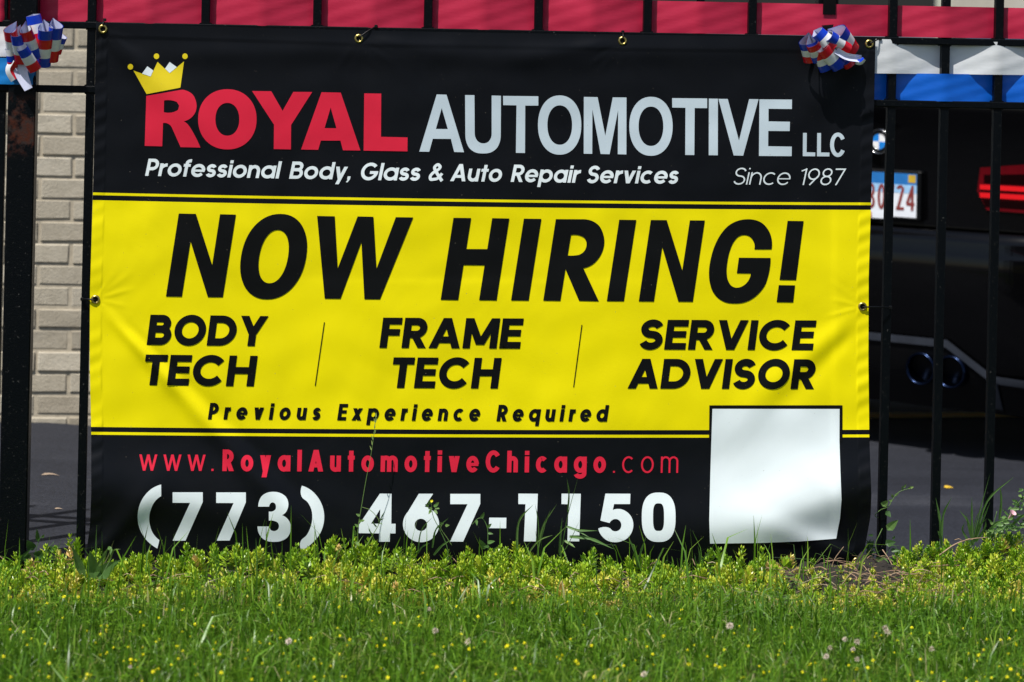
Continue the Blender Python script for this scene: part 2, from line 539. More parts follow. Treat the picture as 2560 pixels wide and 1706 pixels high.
LX = ([40, 428, 725, 908, 1082, 1235, 1312, 1367, 1430], [240.5, 234, 225, 224, 228, 228, 225, 218, 213])
RX = ([90, 245, 428, 526, 694, 908, 1091, 1159, 1235, 1290, 1355, 1388, 1430], [2189, 2185.7, 2180, 2177, 2171.6, 2171, 2173.4, 2175.6, 2178.6, 2176.5, 2165, 2158.7, 2155.5])
_rip = [(rng.uniform(0.02, 0.09), rng.uniform(0, 6.28), rng.uniform(0.3, 1)) for _ in range(7)]
def disp(px, py):
    """how far the vinyl stands out towards the street (m)"""
    px, py = np.asarray(px, float), np.asarray(py, float)
    d = 0.0012 * np.sin(px * 0.0105 + 0.4 + py * 0.004) + 0.0009 * np.sin(py * 0.021 + px * 0.003) + 0.0007 * np.sin(px * 0.023 - py * 0.012 + 1.1)
    d += 0.0004 * np.sin(px * 0.05 + 2.2 * np.sin(py * 0.013)) + 0.0003 * np.sin(py * 0.06 + 1.7 * np.sin(px * 0.017))
    d += ridge(px, py, (240, 752), (800, 1360), 30, 0.0085, 0.18)
    d -= ridge(px, py, (262, 762), (840, 1330), 26, 0.0045, 0.18)
    d += ridge(px, py, (2154, 770), (1800, 1090), 44, 0.0048)
    d -= ridge(px, py, (2150, 815), (1900, 1060), 30, 0.003)
    d += ridge(px, py, (258, 75), (520, 330), 40, 0.0050)
    d += ridge(px, py, (1556, 103), (1240, 150), 26, 0.0030)
    d += ridge(px, py, (897, 97), (1180, 130), 24, 0.0022)
    d += ridge(px, py, (2172, 111), (1960, 330), 46, 0.0050)
    d += 0.0032 * G_(py, 135 + 8 * np.sin(px * 0.006), 30) * np.clip((px - 300) / 200, 0, 1) * np.clip((2000 - px) / 300, 0, 1)
    d += 0.0004 * np.tanh((py - 702) / 7) * G_(px, 1150, 420) * G_(py, 702, 50)      # fold crease
    d += 0.0008 * np.tanh((px - 2085) / 4) * G_(px, 2085, 60)
    yc = np.interp(px, [215, 500, 900, 1400, 1650, 1900, 2080, 2170], [1222, 1255, 1325, 1345, 1335, 1300, 1235, 1215])
    am = np.interp(px, [215, 500, 900, 1400, 1650, 1900, 2080, 2170], [0.022, 0.018, 0.011, 0.010, 0.013, 0.020, 0.027, 0.026])
    d += am * np.where(py < yc, G_(py, yc, 105), G_(py, yc, 70))
    d += ridge(px, py, (2160, 1400), (1850, 1290), 34, 0.007, 0.15) + ridge(px, py, (2140, 1404), (2080, 1180), 30, 0.006, 0.15)
    d += ridge(px, py, (238, 1390), (420, 1180), 36, 0.007, 0.15)
    for (gx0, gy0), sg in (((257, 73), 1), ((897, 97), 1), ((1556, 103), 1), ((2173, 110), 1), ((239, 749), 1), ((2156, 767), 1)):
        for q, (an, ln, am_) in enumerate(((62, 95, .0010), (95, 80, .0008), (125, 100, .0009), (20 if gx0 < 1200 else 160, 90, .0007), (38 if gx0 < 1200 else 142, 110, .0008))):
            if gy0 > 400:
                an = (an - 80) * 0.9 + (0 if gx0 < 1200 else 180)
            d += ridge(px, py, (gx0, gy0), (gx0 + ln * math.cos(rad(an)), gy0 + ln * math.sin(rad(an))), 5, am_, 0.3)
    d += 0.00013 * np.sin(px * 0.11 + 3 * np.sin(py * 0.017)) * np.sin(py * 0.075 + 2.5 * np.sin(px * 0.02)) * (0.5 + 0.5 * np.sin(px * 0.006 + py * 0.009))
    # hems: a double layer with small puckers
    lx, rx = np.interp(py, *LX), np.interp(py, *RX)
    hl, hr = px - lx, rx - px
    hem = 0.5 - 0.5 * np.tanh((np.minimum(hl, hr) - 29) / 1.3)
    puck = sum(a * np.sin(py * k * 2.2 + ph + px * k * 0.9) for k, ph, a in _rip) / 3.0
    d += hem * (0.0007 + 0.0010 * puck)
    ty = np.interp(px, [240, 946, 1586, 2189], [55, 77, 87, 94])
    d += 0.0012 * (0.5 - 0.5 * np.tanh((py - ty - 37) / 1.5))
    return d
YB = -0.0255
def onb(px, py, off=0.0):
    px, py = np.asarray(px, float), np.asarray(py, float)
    return at(px, py, YB - disp(px, py) - off)

def rowfn(xs_, ys_, deg):
    c = np.polyfit(np.array(xs_, float) / 1000, ys_, deg)
    return lambda x: np.polyval(c, x / 1000)
X5 = [232, 640, 1280, 1920, 2178]
ROWS = [rowfn([240, 600, 946, 1260, 1586, 1900, 2189], [56, 68, 77, 83.5, 87, 90.5, 94], 3),
        rowfn(X5, [481.5, 490.3, 499.8, 505.4, 507], 2), rowfn(X5, [488, 496.7, 506.3, 512, 513.7], 2), rowfn(X5, [500.5, 509.2, 518.7, 523.8, 525.3], 2),
        rowfn(X5, [1067.7, 1071.8, 1075.2, 1075.5, 1074.8], 2), rowfn(X5, [1080, 1083.9, 1087, 1087, 1087], 2), rowfn(X5, [1087, 1091, 1094, 1094.2, 1093.8], 2),
        rowfn([215, 700, 1300, 1800, 2150], [1404, 1412, 1418, 1420, 1419], 2)]
sfine = np.concatenate([np.arange(0, 36, 2.0), np.arange(36, 1908, 8.0), np.arange(1908, 1945, 2.0)]) / 1944.0
sfine[-1] = 1.0
grid, bands = [], []
for r in range(7):
    span = abs(float(ROWS[r + 1](1200) - ROWS[r](1200)))
    nst = max(1, int(round(span / 4.5)))
    for k in range(nst):
        grid.append((r, k / nst))
        bands.append(1 if r in (1, 3, 5) else 0)
grid.append((6, 1.0))
PXg, PYg = [], []
for r, t in grid:
    xg = 235 + sfine * 1940
    y = ROWS[r](xg) * (1 - t) + ROWS[r + 1](xg) * t
    x = np.interp(y, *LX) * (1 - sfine) + np.interp(y, *RX) * sfine
    y = ROWS[r](x) * (1 - t) + ROWS[r + 1](x) * t
    PXg.append(x)
    PYg.append(y)
PXg, PYg = np.array(PXg), np.array(PYg)
V = onb(PXg, PYg).reshape(-1, 3)
nc = len(sfine)
nr = len(grid)
I, J = np.meshgrid(np.arange(nc - 1), np.arange(nr - 1))
base = (J * nc + I).reshape(-1)
F = np.stack([base + nc, base + nc + 1, base + 1, base], -1)
bc = at(1200, 1410, YB)
banner = thing('vinyl_banner', 'large black and yellow hiring banner tied to the iron fence', 'banner', bc)
obj('panel', V, F, [M['v_black'], M['v_yellow']], banner, True, np.repeat(bands, nc - 1))

def print_mesh(groups, mapper, step=9.0):
    """groups: list of (positive polygons, negative polygons); union minus holes, cut by a grid so that it follows the cloth"""
    VV, FF = [], []
    def inside(poly, X, Y):
        px_, py_ = poly[:, 0], poly[:, 1]
        qx, qy = np.roll(px_, -1), np.roll(py_, -1)
        cond = (py_[None] > Y[:, None]) != (qy[None] > Y[:, None])
        with np.errstate(divide='ignore', invalid='ignore'):
            xc = px_[None] + (Y[:, None] - py_[None]) * (qx - px_)[None] / (qy - py_)[None]
        return (np.sum(cond & (X[:, None] < xc), 1) % 2) == 1
    for pos, neg in groups:
        pts, edges = [], []
        pos = [np.asarray(p, float) for p in pos]
        neg = [np.asarray(p, float) for p in neg]
        for poly in pos + neg:
            n0, k = len(pts), len(poly)
            pts += [Vector((float(p[0]), float(p[1]))) for p in poly]
            edges += [(n0 + i, n0 + (i + 1) % k) for i in range(k)]
        A = np.array(pts)
        (x0, y0), (x1, y1) = A.min(0) - 0.37, A.max(0) + 0.37
        for gx_ in np.arange(math.ceil(x0 / step) * step + 0.123, x1, step):
            edges.append((len(pts), len(pts) + 1))
            pts += [Vector((gx_, y0)), Vector((gx_, y1))]
        for gy_ in np.arange(math.ceil(y0 / step) * step + 0.217, y1, step):
            edges.append((len(pts), len(pts) + 1))
            pts += [Vector((x0, gy_)), Vector((x1, gy_))]
        r = delaunay_2d_cdt(pts, edges, [], 0, 1e-4)
        vs, fs = np.array([tuple(v) for v in r[0]]), [tuple(f) for f in r[2]]
        C = np.array([vs[list(f)].mean(0) for f in fs])
        ok = np.zeros(len(fs), bool)
        for poly in pos:
            ok |= inside(poly, C[:, 0], C[:, 1])
        for poly in neg:
            ok &= ~inside(poly, C[:, 0], C[:, 1])
        used = {}
        for f, o in zip(fs, ok):
            if not o:
                continue
            ids = []
            for i in f:
                if i not in used:
                    used[i] = len(VV)
                    VV.append((vs[i][0], vs[i][1]))
                ids.append(used[i])
            FF.append(tuple(ids[::-1]))
    A = np.array(VV)
    return mapper(A[:, 0], A[:, 1]), FF

def printed(name, groups, mat, off=0.0011, label=None, parent=None, flip=False):
    v, f = print_mesh(groups, lambda x, y: onb(x, y, off))
    o = obj(name, v, [q[::-1] for q in f] if not flip else f, mat, parent or banner, True)
    if label:
        o['label'] = label
    return o

S_ = 640 / 2091.0
OFF = {'1': (0, 0), '2': (640, 0), '3': (1280, 0), '4': (1920, 0), '5': (0, 480), '6a': (640, 480), '6b': (1280, 480), '6c': (1920, 480),
       '7': (0, 960), '7b': (640, 960), '8b': (1280, 960), '8': (1920, 960)}
def Z(reg, pts):
    ox, oy = OFF[reg]
    return [(ox + x * S_, oy + y * S_) for x, y in pts]

def smooth_poly(p, corner=40, straight=150, n=5):
    p = np.asarray(p, float)
    k = len(p)
    seg = np.roll(p, -1, 0) - p
    ln = np.hypot(seg[:, 0], seg[:, 1])
    un = seg / ln[:, None]
    out = []
    turn = [math.degrees(math.acos(max(-1, min(1, float(np.dot(un[i - 1], un[i])))))) for i in range(k)]
    def tang(i, segi):
        if turn[i] > corner:
            return None
        a, c = (i - 1) % k, i
        if ln[a] > straight and ln[c] <= straight:
            return un[a]
        if ln[c] > straight and ln[a] <= straight:
            return un[c]
        t = un[a] * ln[c] + un[c] * ln[a]
        return t / np.linalg.norm(t)
    for i in range(k):
        j = (i + 1) % k
        out.append(p[i])
        if ln[i] > straight:
            continue
        t0, t1 = tang(i, i), tang(j, i)
        if t0 is None and t1 is None:
            continue
        if t0 is None:
            t0 = 2 * un[i] - t1
            t0 = t0 / np.linalg.norm(t0) if np.linalg.norm(t0) > 0 else un[i]
        if t1 is None:
            t1 = 2 * un[i] - t0
            t1 = t1 / np.linalg.norm(t1)
        for q in range(1, n):
            t = q / n
            h = (2 * t ** 3 - 3 * t ** 2 + 1, t ** 3 - 2 * t ** 2 + t, -2 * t ** 3 + 3 * t ** 2, t ** 3 - t ** 2)
            out.append(h[0] * p[i] + h[1] * t0 * ln[i] + h[2] * p[j] + h[3] * t1 * ln[i])
    return [tuple(q) for q in out]

def sup(cx, cy, rx, ry, n=2.0, shear=0.0, k=56):
    o = []
    for i in range(k):
        a = 2 * math.pi * i / k
        c, s = math.cos(a), math.sin(a)
        x, y = rx * math.copysign(abs(c) ** (2 / n), c), ry * math.copysign(abs(s) ** (2 / n), s)
        o.append((cx + x - shear * y, cy + y))
    return o

def stroke(pts, w, closed=False, ws=None):
    P = [pts[0]]
    for p in pts[1:]:
        if math.hypot(p[0] - P[-1][0], p[1] - P[-1][1]) > 1e-5:
            P.append(p)
    P = np.asarray(P, float)
    n = len(P)
    d = np.diff(np.vstack([P, P[:1]]) if closed else P, axis=0)
    d = d / np.maximum(1e-9, np.hypot(d[:, 0], d[:, 1]))[:, None]
    nr_ = np.stack([-d[:, 1], d[:, 0]], -1)
    L, R = [], []
    for i in range(n):
        if closed:
            a, c = nr_[i - 1], nr_[i]
        else:
            a, c = nr_[max(0, i - 1)], nr_[min(i, n - 2)]
        b_ = a + c
        b_ = b_ / max(1e-6, np.linalg.norm(b_))
        k = 1 / max(0.35, float(np.dot(b_, c)))
        L.append(P[i] + b_ * w / 2 * k)
        R.append(P[i] - b_ * w / 2 * k)
    q = []
    for i in range(n if closed else n - 1):
        j = (i + 1) % n
        for tri in ([L[i], L[j], R[j]], [L[i], R[j], R[i]]):
            ar = (tri[1][0] - tri[0][0]) * (tri[2][1] - tri[0][1]) - (tri[2][0] - tri[0][0]) * (tri[1][1] - tri[0][1])
            if abs(ar) > 1e-7:
                q.append(tri)
    return q

def arc(cx, cy, rx, ry, a0, a1, n=18):
    return [(cx + rx * math.cos(rad(a0 + (a1 - a0) * i / n)), cy + ry * math.sin(rad(a0 + (a1 - a0) * i / n))) for i in range(n + 1)]

XH = 0.74
def glyph(ch, w, k):
    """monoline geometric letters, cap height 1: (positive polygons, holes, advance)"""
    h = w / 2
    P = []
    st = lambda pts, cl=False, ww=None: P.extend(stroke(pts, ww or w, cl))
    def par(x0, x1, y0, y1, ww=None):                 # slanted leg between (x0,y0) and (x1,y1), cut level
        q = (ww or w * 1.12) / 2
        P.append([(x0 - q, y0), (x0 + q, y0), (x1 + q, y1), (x1 - q, y1)])
    def ring(W, y0, y1):
        st(arc(W / 2, (y0 + y1) / 2, (W - w) / 2, (y1 - y0 - w) / 2, 0, 360, 36)[:-1], True)
    q = w * 0.56
    if ch in 'oadbpqg':
        W = (0.76 if ch == 'o' else 0.78) * k
        ring(W, -0.012, XH + 0.012)
        if ch == 'a':
            st([(W - h, 0), (W - h, XH)])
        if ch == 'd':
            st([(W - h, 0), (W - h, 1)])
        if ch == 'b':
            st([(h, 0), (h, 1)])
        if ch == 'p':
            st([(h, -0.28), (h, XH)])
        if ch == 'q':
            st([(W - h, -0.28), (W - h, XH)])
        if ch == 'g':
            st([(W - h, XH), (W - h, -0.03)] + arc(W / 2, -0.03, (W - w) / 2, 0.25 - h, 0, -165))
    elif ch == 'c':
        W = 0.70 * k
        st(arc(0.38 * k, XH / 2, 0.38 * k - h, XH / 2 + 0.012 - h, 48, 312, 28))
    elif ch == 'e':
        W = 0.76 * k
        st(arc(W / 2, XH / 2, (W - w) / 2, XH / 2 + 0.012 - h, 0, 322, 30))
        st([(h, XH / 2 - w * 0.05), (W - h * 0.2, XH / 2 - w * 0.05)], ww=w * 0.72)
    elif ch in 'nhmu':
        W = {'n': 0.66, 'h': 0.66, 'm': 1.04, 'u': 0.66}[ch] * k
        if ch == 'u':
            r = (W - w) / 2
            ry = min(XH * 0.5, r * 1.1)
            st([(h, XH), (h, ry + h - 0.012)] + arc(W / 2, ry + h - 0.012, r, ry, 180, 360))
            st([(W - h, 0), (W - h, XH)])
        else:
            st([(h, 0), (h, 1 if ch == 'h' else XH)])
            na = 2 if ch == 'm' else 1
            r = (W - w) / (2 * na)
            ry = min(XH * 0.48, r * 1.1)
            for i in range(na):
                c = h + r * (2 * i + 1)
                st([(c - r, XH - ry - h - 0.05)] + arc(c, XH - ry - h + 0.012, r, ry, 180, 0) + [(c + r, 0)])
    elif ch == 'r':
        W = 0.40 * k
        st([(h, 0), (h, XH)])
        st(arc(W * 1.05, XH - 0.36 + 0.01, W * 1.05 - h, 0.36 - h, 175, 92, 10))
    elif ch == 't':
        W = 0.42 * k
        st([(W / 2, 0), (W / 2, 0.97)])
        st([(0, XH - h * 0.9), (W, XH - h * 0.9)], ww=w * 0.9)
    elif ch == 'f':
        W = 0.40 * k
        c = W * 0.42
        st([(c, 0), (c, 0.80)] + arc(c + 0.20 * k, 0.80, 0.20 * k, 0.215 - h, 180, 82, 8))
        st([(0, XH - h * 0.9), (W * 0.95, XH - h * 0.9)], ww=w * 0.9)
    elif ch in 'il':
        W = w
        st([(h, 0), (h, 1 if ch == 'l' else XH)])
        if ch == 'i':
            st([(h, 1 - w * 0.95), (h, 1)])
    elif ch in 'sS':
        hh = XH if ch == 's' else 1.0
        W = (0.54 if ch == 's' else 0.66) * k
        ov = 0.012
        yt, yb = hh + ov - h, -ov + h
        ru = (yt - yb) * 0.245
        rl = (yt - yb) * 0.255
        rx = (W - w) / 2
        up = arc(W / 2, yt - ru, rx * 0.94, ru, 18, 250, 18)
        lo = arc(W / 2, yb + rl, rx, rl, 70, -162, 18)
        st(up + lo)
    elif ch == 'v' or ch == 'V':
        hh = XH if ch == 'v' else 1
        W = (0.66 if ch == 'v' else 0.84) * k
        par(q, W / 2, hh, 0)
        par(W - q, W / 2, hh, 0)
    elif ch == 'w' or ch == 'W':
        hh = XH if ch == 'w' else 1
        W = 0.98 * k
        a = W * 0.285
        par(q, a, hh, 0)
        par(W / 2, a, hh, 0)
        par(W / 2, W - a, hh, 0)
        par(W - q, W - a, hh, 0)
    elif ch == 'x':
        W = 0.68 * k
        par(q, W - q, XH, 0)
        par(W - q, q, XH, 0)
    elif ch == 'y':
        W = 0.66 * k
        par(q, W / 2, XH, 0)
        dx = (W / 2 - q) / XH
        par(W - q, W / 2 - dx * 0.28, XH, -0.28)
    elif ch == 'A':
        W = 0.90 * k
        par(q, W / 2, 0, 1)
        par(W - q, W / 2, 0, 1)
        st([(W * 0.22, 0.28), (W * 0.78, 0.28)], ww=w * 0.9)
    elif ch == 'N':
        W = 0.80 * k
        st([(h, 0), (h, 1)])
        st([(W - h, 0), (W - h, 1)])
        par(q, W - q, 1, 0)
    elif ch == 'M':
        W = 0.98 * k
        st([(h, 0), (h, 1)])
        st([(W - h, 0), (W - h, 1)])
        par(q, W / 2, 1, 0.12)
        par(W - q, W / 2, 1, 0.12)
    elif ch == 'Y':
        W = 0.82 * k
        par(q, W / 2, 1, 0.40)
        par(W - q, W / 2, 1, 0.40)
        st([(W / 2, 0), (W / 2, 0.45)])
    elif ch in 'EFLTHI':
        W = {'E': 0.60, 'F': 0.56, 'L': 0.50, 'T': 0.62, 'H': 0.78, 'I': 0}[ch] * k or w
        if ch == 'T':
            st([(W / 2, 0), (W / 2, 1)])
            st([(0, 1 - h * 0.95), (W, 1 - h * 0.95)], ww=w * 0.95)
        else:
            st([(h, 0), (h, 1)])
            if ch in 'EF':
                st([(h, 1 - h * 0.92), (W, 1 - h * 0.92)], ww=w * 0.92)
                st([(h, 0.515), (W * 0.95, 0.515)], ww=w * 0.9)
            if ch in 'EL':
                st([(h, h * 0.92), (W, h * 0.92)], ww=w * 0.92)
            if ch == 'H':
                st([(W - h, 0), (W - h, 1)])
                st([(h, 0.515), (W - h, 0.515)], ww=w * 0.92)
    elif ch in 'OCG':
        W = 0.94 * k
        if ch == 'O':
            ring(W, -0.015, 1.015)
        elif ch == 'C':
            st(arc(W / 2, 0.5, (W - w) / 2, 0.515 - h, 38, 322, 34))
            W *= 0.95
        else:
            st(arc(W / 2, 0.5, (W - w) / 2, 0.515 - h, 42, 352, 34))
            st([(W * 0.52, 0.44), (W - h * 0.1, 0.44)], ww=w * 0.9)
    elif ch in 'DPBR':
        W = {'D': 0.84, 'P': 0.64, 'B': 0.70, 'R': 0.70}[ch] * k
        st([(h, 0), (h, 1)])
        def bowl(y0, y1, Wb):
            ry = (y1 - y0) / 2
            rx = min(ry * 1.05, (Wb - w) * 0.62)
            st([(h, y1), (Wb - h - rx, y1)] + arc(Wb - h - rx, (y0 + y1) / 2, rx, ry, 90, -90) + [(h, y0)])
        if ch == 'D':
            bowl(h, 1 - h, W)
        elif ch == 'B':
            bowl(0.53, 1 - h, W * 0.93)
            bowl(h, 0.53, W)
        else:
            bowl(0.42 if ch == 'P' else 0.45, 1 - h, W * (1 if ch == 'P' else 0.96))
            if ch == 'R':
                par(W * 0.46, W - q, 0.46, 0)
    elif ch == '&':
        W = 0.80 * k
        pts = [(.80, 0), (.52, .34), (.29, .66), (.25, .82), (.39, .96 - h + .08), (.54, .82), (.47, .66), (.22, .46), (h + .02, .26), (.17, .09), (.34, h), (.54, .16), (.72, .44)]
        c = curve_pts([(x * k, y, 0) for x, y in pts], 6)
        st([(p[0], p[1]) for p in c], ww=w * 0.92)
    elif ch == '.':
        W = w
        st([(h, 0), (h, w)])
    elif ch == ',':
        W = w * 1.1
        P.append([(0.02, 0), (0.02, w), (w, w), (w, 0.02), (w * 0.45, -0.16), (-0.02, -0.16), (w * 0.35, 0)])
    elif ch == '1':
        W = 0.30 * k
        st([(W - h, 0), (W - h, 1)])
        st([(0, 0.84), (W - h, 1 - h * 1.2)], ww=w * 0.9)
    elif ch in '69':
        W = 0.66 * k
        ry = W * 0.5
        s = (lambda pts: pts) if ch == '9' else (lambda pts: [(W - x, 1 - y) for x, y in pts])
        st(s(arc(W / 2, 1 - ry, (W - w) / 2, ry - h, 0, 360, 32)[:-1]), True)
        st(s([(W - h * 1.2, 1 - ry * 1.25), (W * 0.30, 0)]))
    elif ch == '8':
        W = 0.62 * k
        ring(W * 0.9, 0.52 - h, 1.01)
        for pl in P:
            for i, p in enumerate(pl):
                pl[i] = (p[0] + W * 0.05, p[1])
        ring(W, -0.01, 0.52 + h)
    elif ch == '7':
        W = 0.60 * k
        st([(0, 1 - h), (W - h, 1 - h)])
        par(W - q, W * 0.32, 1, 0)
    elif ch == '0':
        W = 0.62 * k
        ring(W, -0.01, 1.01)
    elif ch == '2':
        W = 0.60 * k
        st(arc(W / 2, 1 - (W - w) / 2 - h, (W - w) / 2, (W - w) / 2, 170, -40, 18) + [(h * 1.4, h)])
        st([(0, h), (W, h)])
    elif ch == '4':
        W = 0.66 * k
        st([(W * 0.74, 0), (W * 0.74, 1)])
        st([(W * 0.74, 1 - h), (h, 0.28)])
        st([(h * 0.4, 0.26), (W, 0.26)])
    elif ch == '3':
        W = 0.60 * k
        st(arc(W * 0.45, 0.755, W * 0.5 - h, 0.245 - h + 0.02, 150, -80, 16) + arc(W * 0.45, 0.27, W * 0.55 - h, 0.27 - h, 80, -155, 18))
    else:
        W = 0.3 * k
    return P, W

def word(text, xl, yl, xr, yr, cap, shear, w, k=None, ls=0.07):
    """letters between photo pixels xl and xr on the baseline yl - yr"""
    def layout(k, tr):
        u, out = 0.0, []
        for ch in text:
            P, W = glyph(ch, w, k)
            out.append([[(u + x + shear * y, y) for x, y in poly] for poly in P])
            u += W + tr
        xs_ = [p[0] for g in out for poly in g for p in poly]
        return out, min(xs_), max(xs_)
    want = (xr - xl) / cap
    if k is None:
        lo, hi = 0.3, 2.5
        for _ in range(30):
            k = (lo + hi) / 2
            _, a, c = layout(k, ls)
            lo, hi = (k, hi) if c - a < want else (lo, k)
        tr = ls
    else:
        _, a, c = layout(k, 0)
        tr = (want - (c - a)) / max(1, len(text) - 1)
    out, a, c = layout(k, tr)
    gs = []
    for g in out:
        pos = []
        for poly in g:
            pp = []
            for x, y in poly:
                X = xl + (x - a) * cap
                pp.append((X, yl + (yr - yl) * (X - xl) / (xr - xl) - y * cap))
            pos.append(pp)
        gs.append((pos, []))
    return gs

# --- crown
crown = printed('crown_emblem', [([Z('1', [(1090, 578), (1230, 628), (1287, 507), (1386, 600), (1503, 503), (1473, 717), (1197, 770)])], [])] +
                [([Z('1', sup(x, y, 22, 23))], []) for x, y in ((1065, 547), (1278, 461), (1511, 461))], M['p_gold'], label='yellow crown with three balls')
for gem in ([(1160, 603), (1203, 543), (1252, 577), (1230, 626)], [(1348, 562), (1385, 508), (1445, 550), (1386, 598)]):
    printed('crown_gem', [([Z('1', gem)], [])], M['p_white'], 0.0015, 'white point between the crown spikes', crown)
# --- red headline word
Rr = smooth_poly([(1195, 785), (1480, 735), (1530, 745), (1572, 772), (1598, 820), (1606, 870), (1597, 915), (1570, 955), (1540, 978), (1500, 992), (1525, 1008), (1550, 1038), (1580, 1088), (1637, 1207), (1475, 1203),
                  (1412, 1062), (1392, 1026), (1368, 1010), (1332, 1006), (1325, 1197), (1182, 1193)])
Rh = smooth_poly([(1340, 822), (1405, 822), (1445, 835), (1463, 865), (1455, 898), (1420, 916), (1338, 918)])
printed('lettering', [
    ([Z('1', Rr)], [Z('1', Rh)]),
    ([Z('1', sup(1857, 976, 239, 246, 2.12))], [Z('1', sup(1857, 976, 97.5, 134, 2.12))]),
    ([Z('2', [(-32, 745), (125, 747), (217, 907), (305, 752), (459, 753), (287, 1022), (285, 1222), (145, 1219), (147, 1020)])], []),
    ([Z('2', [(535, 755), (692, 758), (853, 1231), (710, 1229), (690, 1150), (530, 1150), (508, 1225), (368, 1223)])], [Z('2', [(610, 880), (657, 1049), (560, 1048)])]),
    ([Z('2', [(884, 764), (1023, 766), (1021, 1119), (1238, 1124), (1237, 1238), (879, 1232)])], []),
], M['p_red'], label='big red headline letters')
# --- silver headline word
Uo = smooth_poly([(1708, 778), (1784, 779), (1786, 1085), (1796, 1133), (1820, 1162), (1857, 1173), (1893, 1163), (1916, 1135), (1925, 1088), (1925, 782), (2001, 784), (1999, 1100), (1990, 1165),
                  (1965, 1213), (1920, 1245), (1855, 1255), (1790, 1245), (1745, 1213), (1719, 1163), (1710, 1098)])
printed('lettering', [
    ([Z('2', [(1476, 773), (1556, 775), (1699, 1245), (1619, 1243), (1592, 1136), (1444, 1135), (1415, 1241), (1334, 1240)])], [Z('2', [(1517, 885), (1567, 1056), (1469, 1055)])]),
    ([Z('2', Uo)], []),
    ([Z('3', [(-73, 785), (215, 788), (215, 864), (108, 864), (106, 1251), (32, 1250), (37, 862), (-72, 860)])], []),
    ([Z('3', sup(389, 1023, 177, 242, 2.15))], [Z('3', sup(390, 1023, 101, 161, 2.15))]),
    ([Z('3', [(587, 793), (699, 795), (762, 1110), (823, 797), (935, 798), (934, 1263), (864, 1261), (867, 900), (797, 1261), (724, 1259), (657, 895), (655, 1258), (586, 1257)])], []),
    ([Z('3', sup(1135, 1033, 177, 241, 2.15))], [Z('3', sup(1135, 1033, 101, 161, 2.15))]),
    ([Z('3', [(1308, 803), (1594, 806), (1594, 885), (1492, 884), (1489, 1268), (1415, 1267), (1417, 882), (1309, 880)])], []),
    ([Z('3', [(1608, 807), (1682, 808), (1681, 1270), (1607, 1269)])], []),
    ([Z('3', [(1686, 809), (1762, 810), (1854, 1150), (1937, 811), (2014, 812), (1888, 1273), (1811, 1271)])], []),
    ([Z('4', [(-70, 813), (196, 815), (195, 892), (4, 890), (4, 993), (179, 996), (177, 1072), (2, 1071), (1, 1196), (194, 1199), (193, 1277), (-74, 1275)])], []),
], M['p_silver'], label='big silver grey headline letters')
printed('lettering', [
    ([Z('4', [(286, 1087), (317, 1087), (315, 1245), (386, 1247), (385, 1278), (284, 1277)])], []),
    ([Z('4', [(402, 1088), (433, 1088), (432, 1247), (502, 1248), (501, 1279), (400, 1278)])], []),
    ([Z('4', [tuple(p) for p in q]) for q in stroke(arc(571, 1184, 48, 84, 32, 328, 30), 32)], []),
], M['p_silver'], label='three small silver grey capitals')
# --- tagline
gs = []
for t, xl, yl, xr, yr in (('Professional', 362.7, 439.9, 705.2, 446.8), ('Body,', 722.6, 447.2, 876.4, 449.4), ('Glass', 902.6, 450.4, 1051.7, 452.2),
                          ('&', 1071.6, 452.3, 1108.3, 453), ('Auto', 1125, 453.2, 1255.2, 455), ('Repair', 1276.6, 455, 1453, 457.6), ('Services', 1467.6, 458, 1696.8, 459.8)):
    printed('lettering', word(t, xl, yl, xr, yr, 43.0, 0.205, 0.185, None, 0.075), M['p_white'], label='white italic word of the line under the headline')
printed('lettering', word('Since', 1834, 461.6, 1976.5, 462.8, 41.5, 0.215, 0.085, None, 0.10), M['p_white'], label='thin white italic word')
printed('lettering', word('1987', 2004, 462.9, 2116, 463.3, 41.5, 0.215, 0.085, None, 0.12), M['p_white'], label='thin white italic year')
# --- NOW HIRING!
SH = 0.155
Nn = [(1460, 177), (1600, 180), (1733, 598), (1797, 183), (1927, 186), (1820, 861), (1697, 860), (1556, 405), (1485, 857), (1355, 855)]
R2 = smooth_poly([(358, 223), (585, 224), (655, 238), (710, 276), (742, 335), (754, 400), (744, 470), (712, 537), (655, 595), (583, 624), (709, 894), (548, 891), (437, 632), (395, 891), (255, 889)], 40, 200)
R2h = smooth_poly([(482, 353), (545, 355), (588, 374), (608, 415), (605, 455), (585, 490), (552, 512), (510, 520), (455, 520)], 40, 200)
G2 = smooth_poly([(2120, 470), (2124, 420), (2112, 350), (2080, 292), (2035, 250), (1975, 228), (1915, 224), (1840, 238), (1770, 275), (1710, 340), (1660, 430), (1625, 540), (1609, 650), (1615, 740), (1640, 815), (1685, 870),
                  (1745, 903), (1815, 912), (1890, 905), (1960, 875), (2020, 825), (2065, 765), (2092, 690), (2112, 540), (1853, 538), (1836, 665), (1951, 667), (1938, 712), (1905, 755), (1868, 777), (1830, 783),
                  (1793, 768), (1765, 725), (1753, 660), (1760, 570), (1780, 480), (1812, 408), (1852, 365), (1895, 352), (1940, 365), (1970, 400), (1982, 440), (1979, 470)], 40, 200)
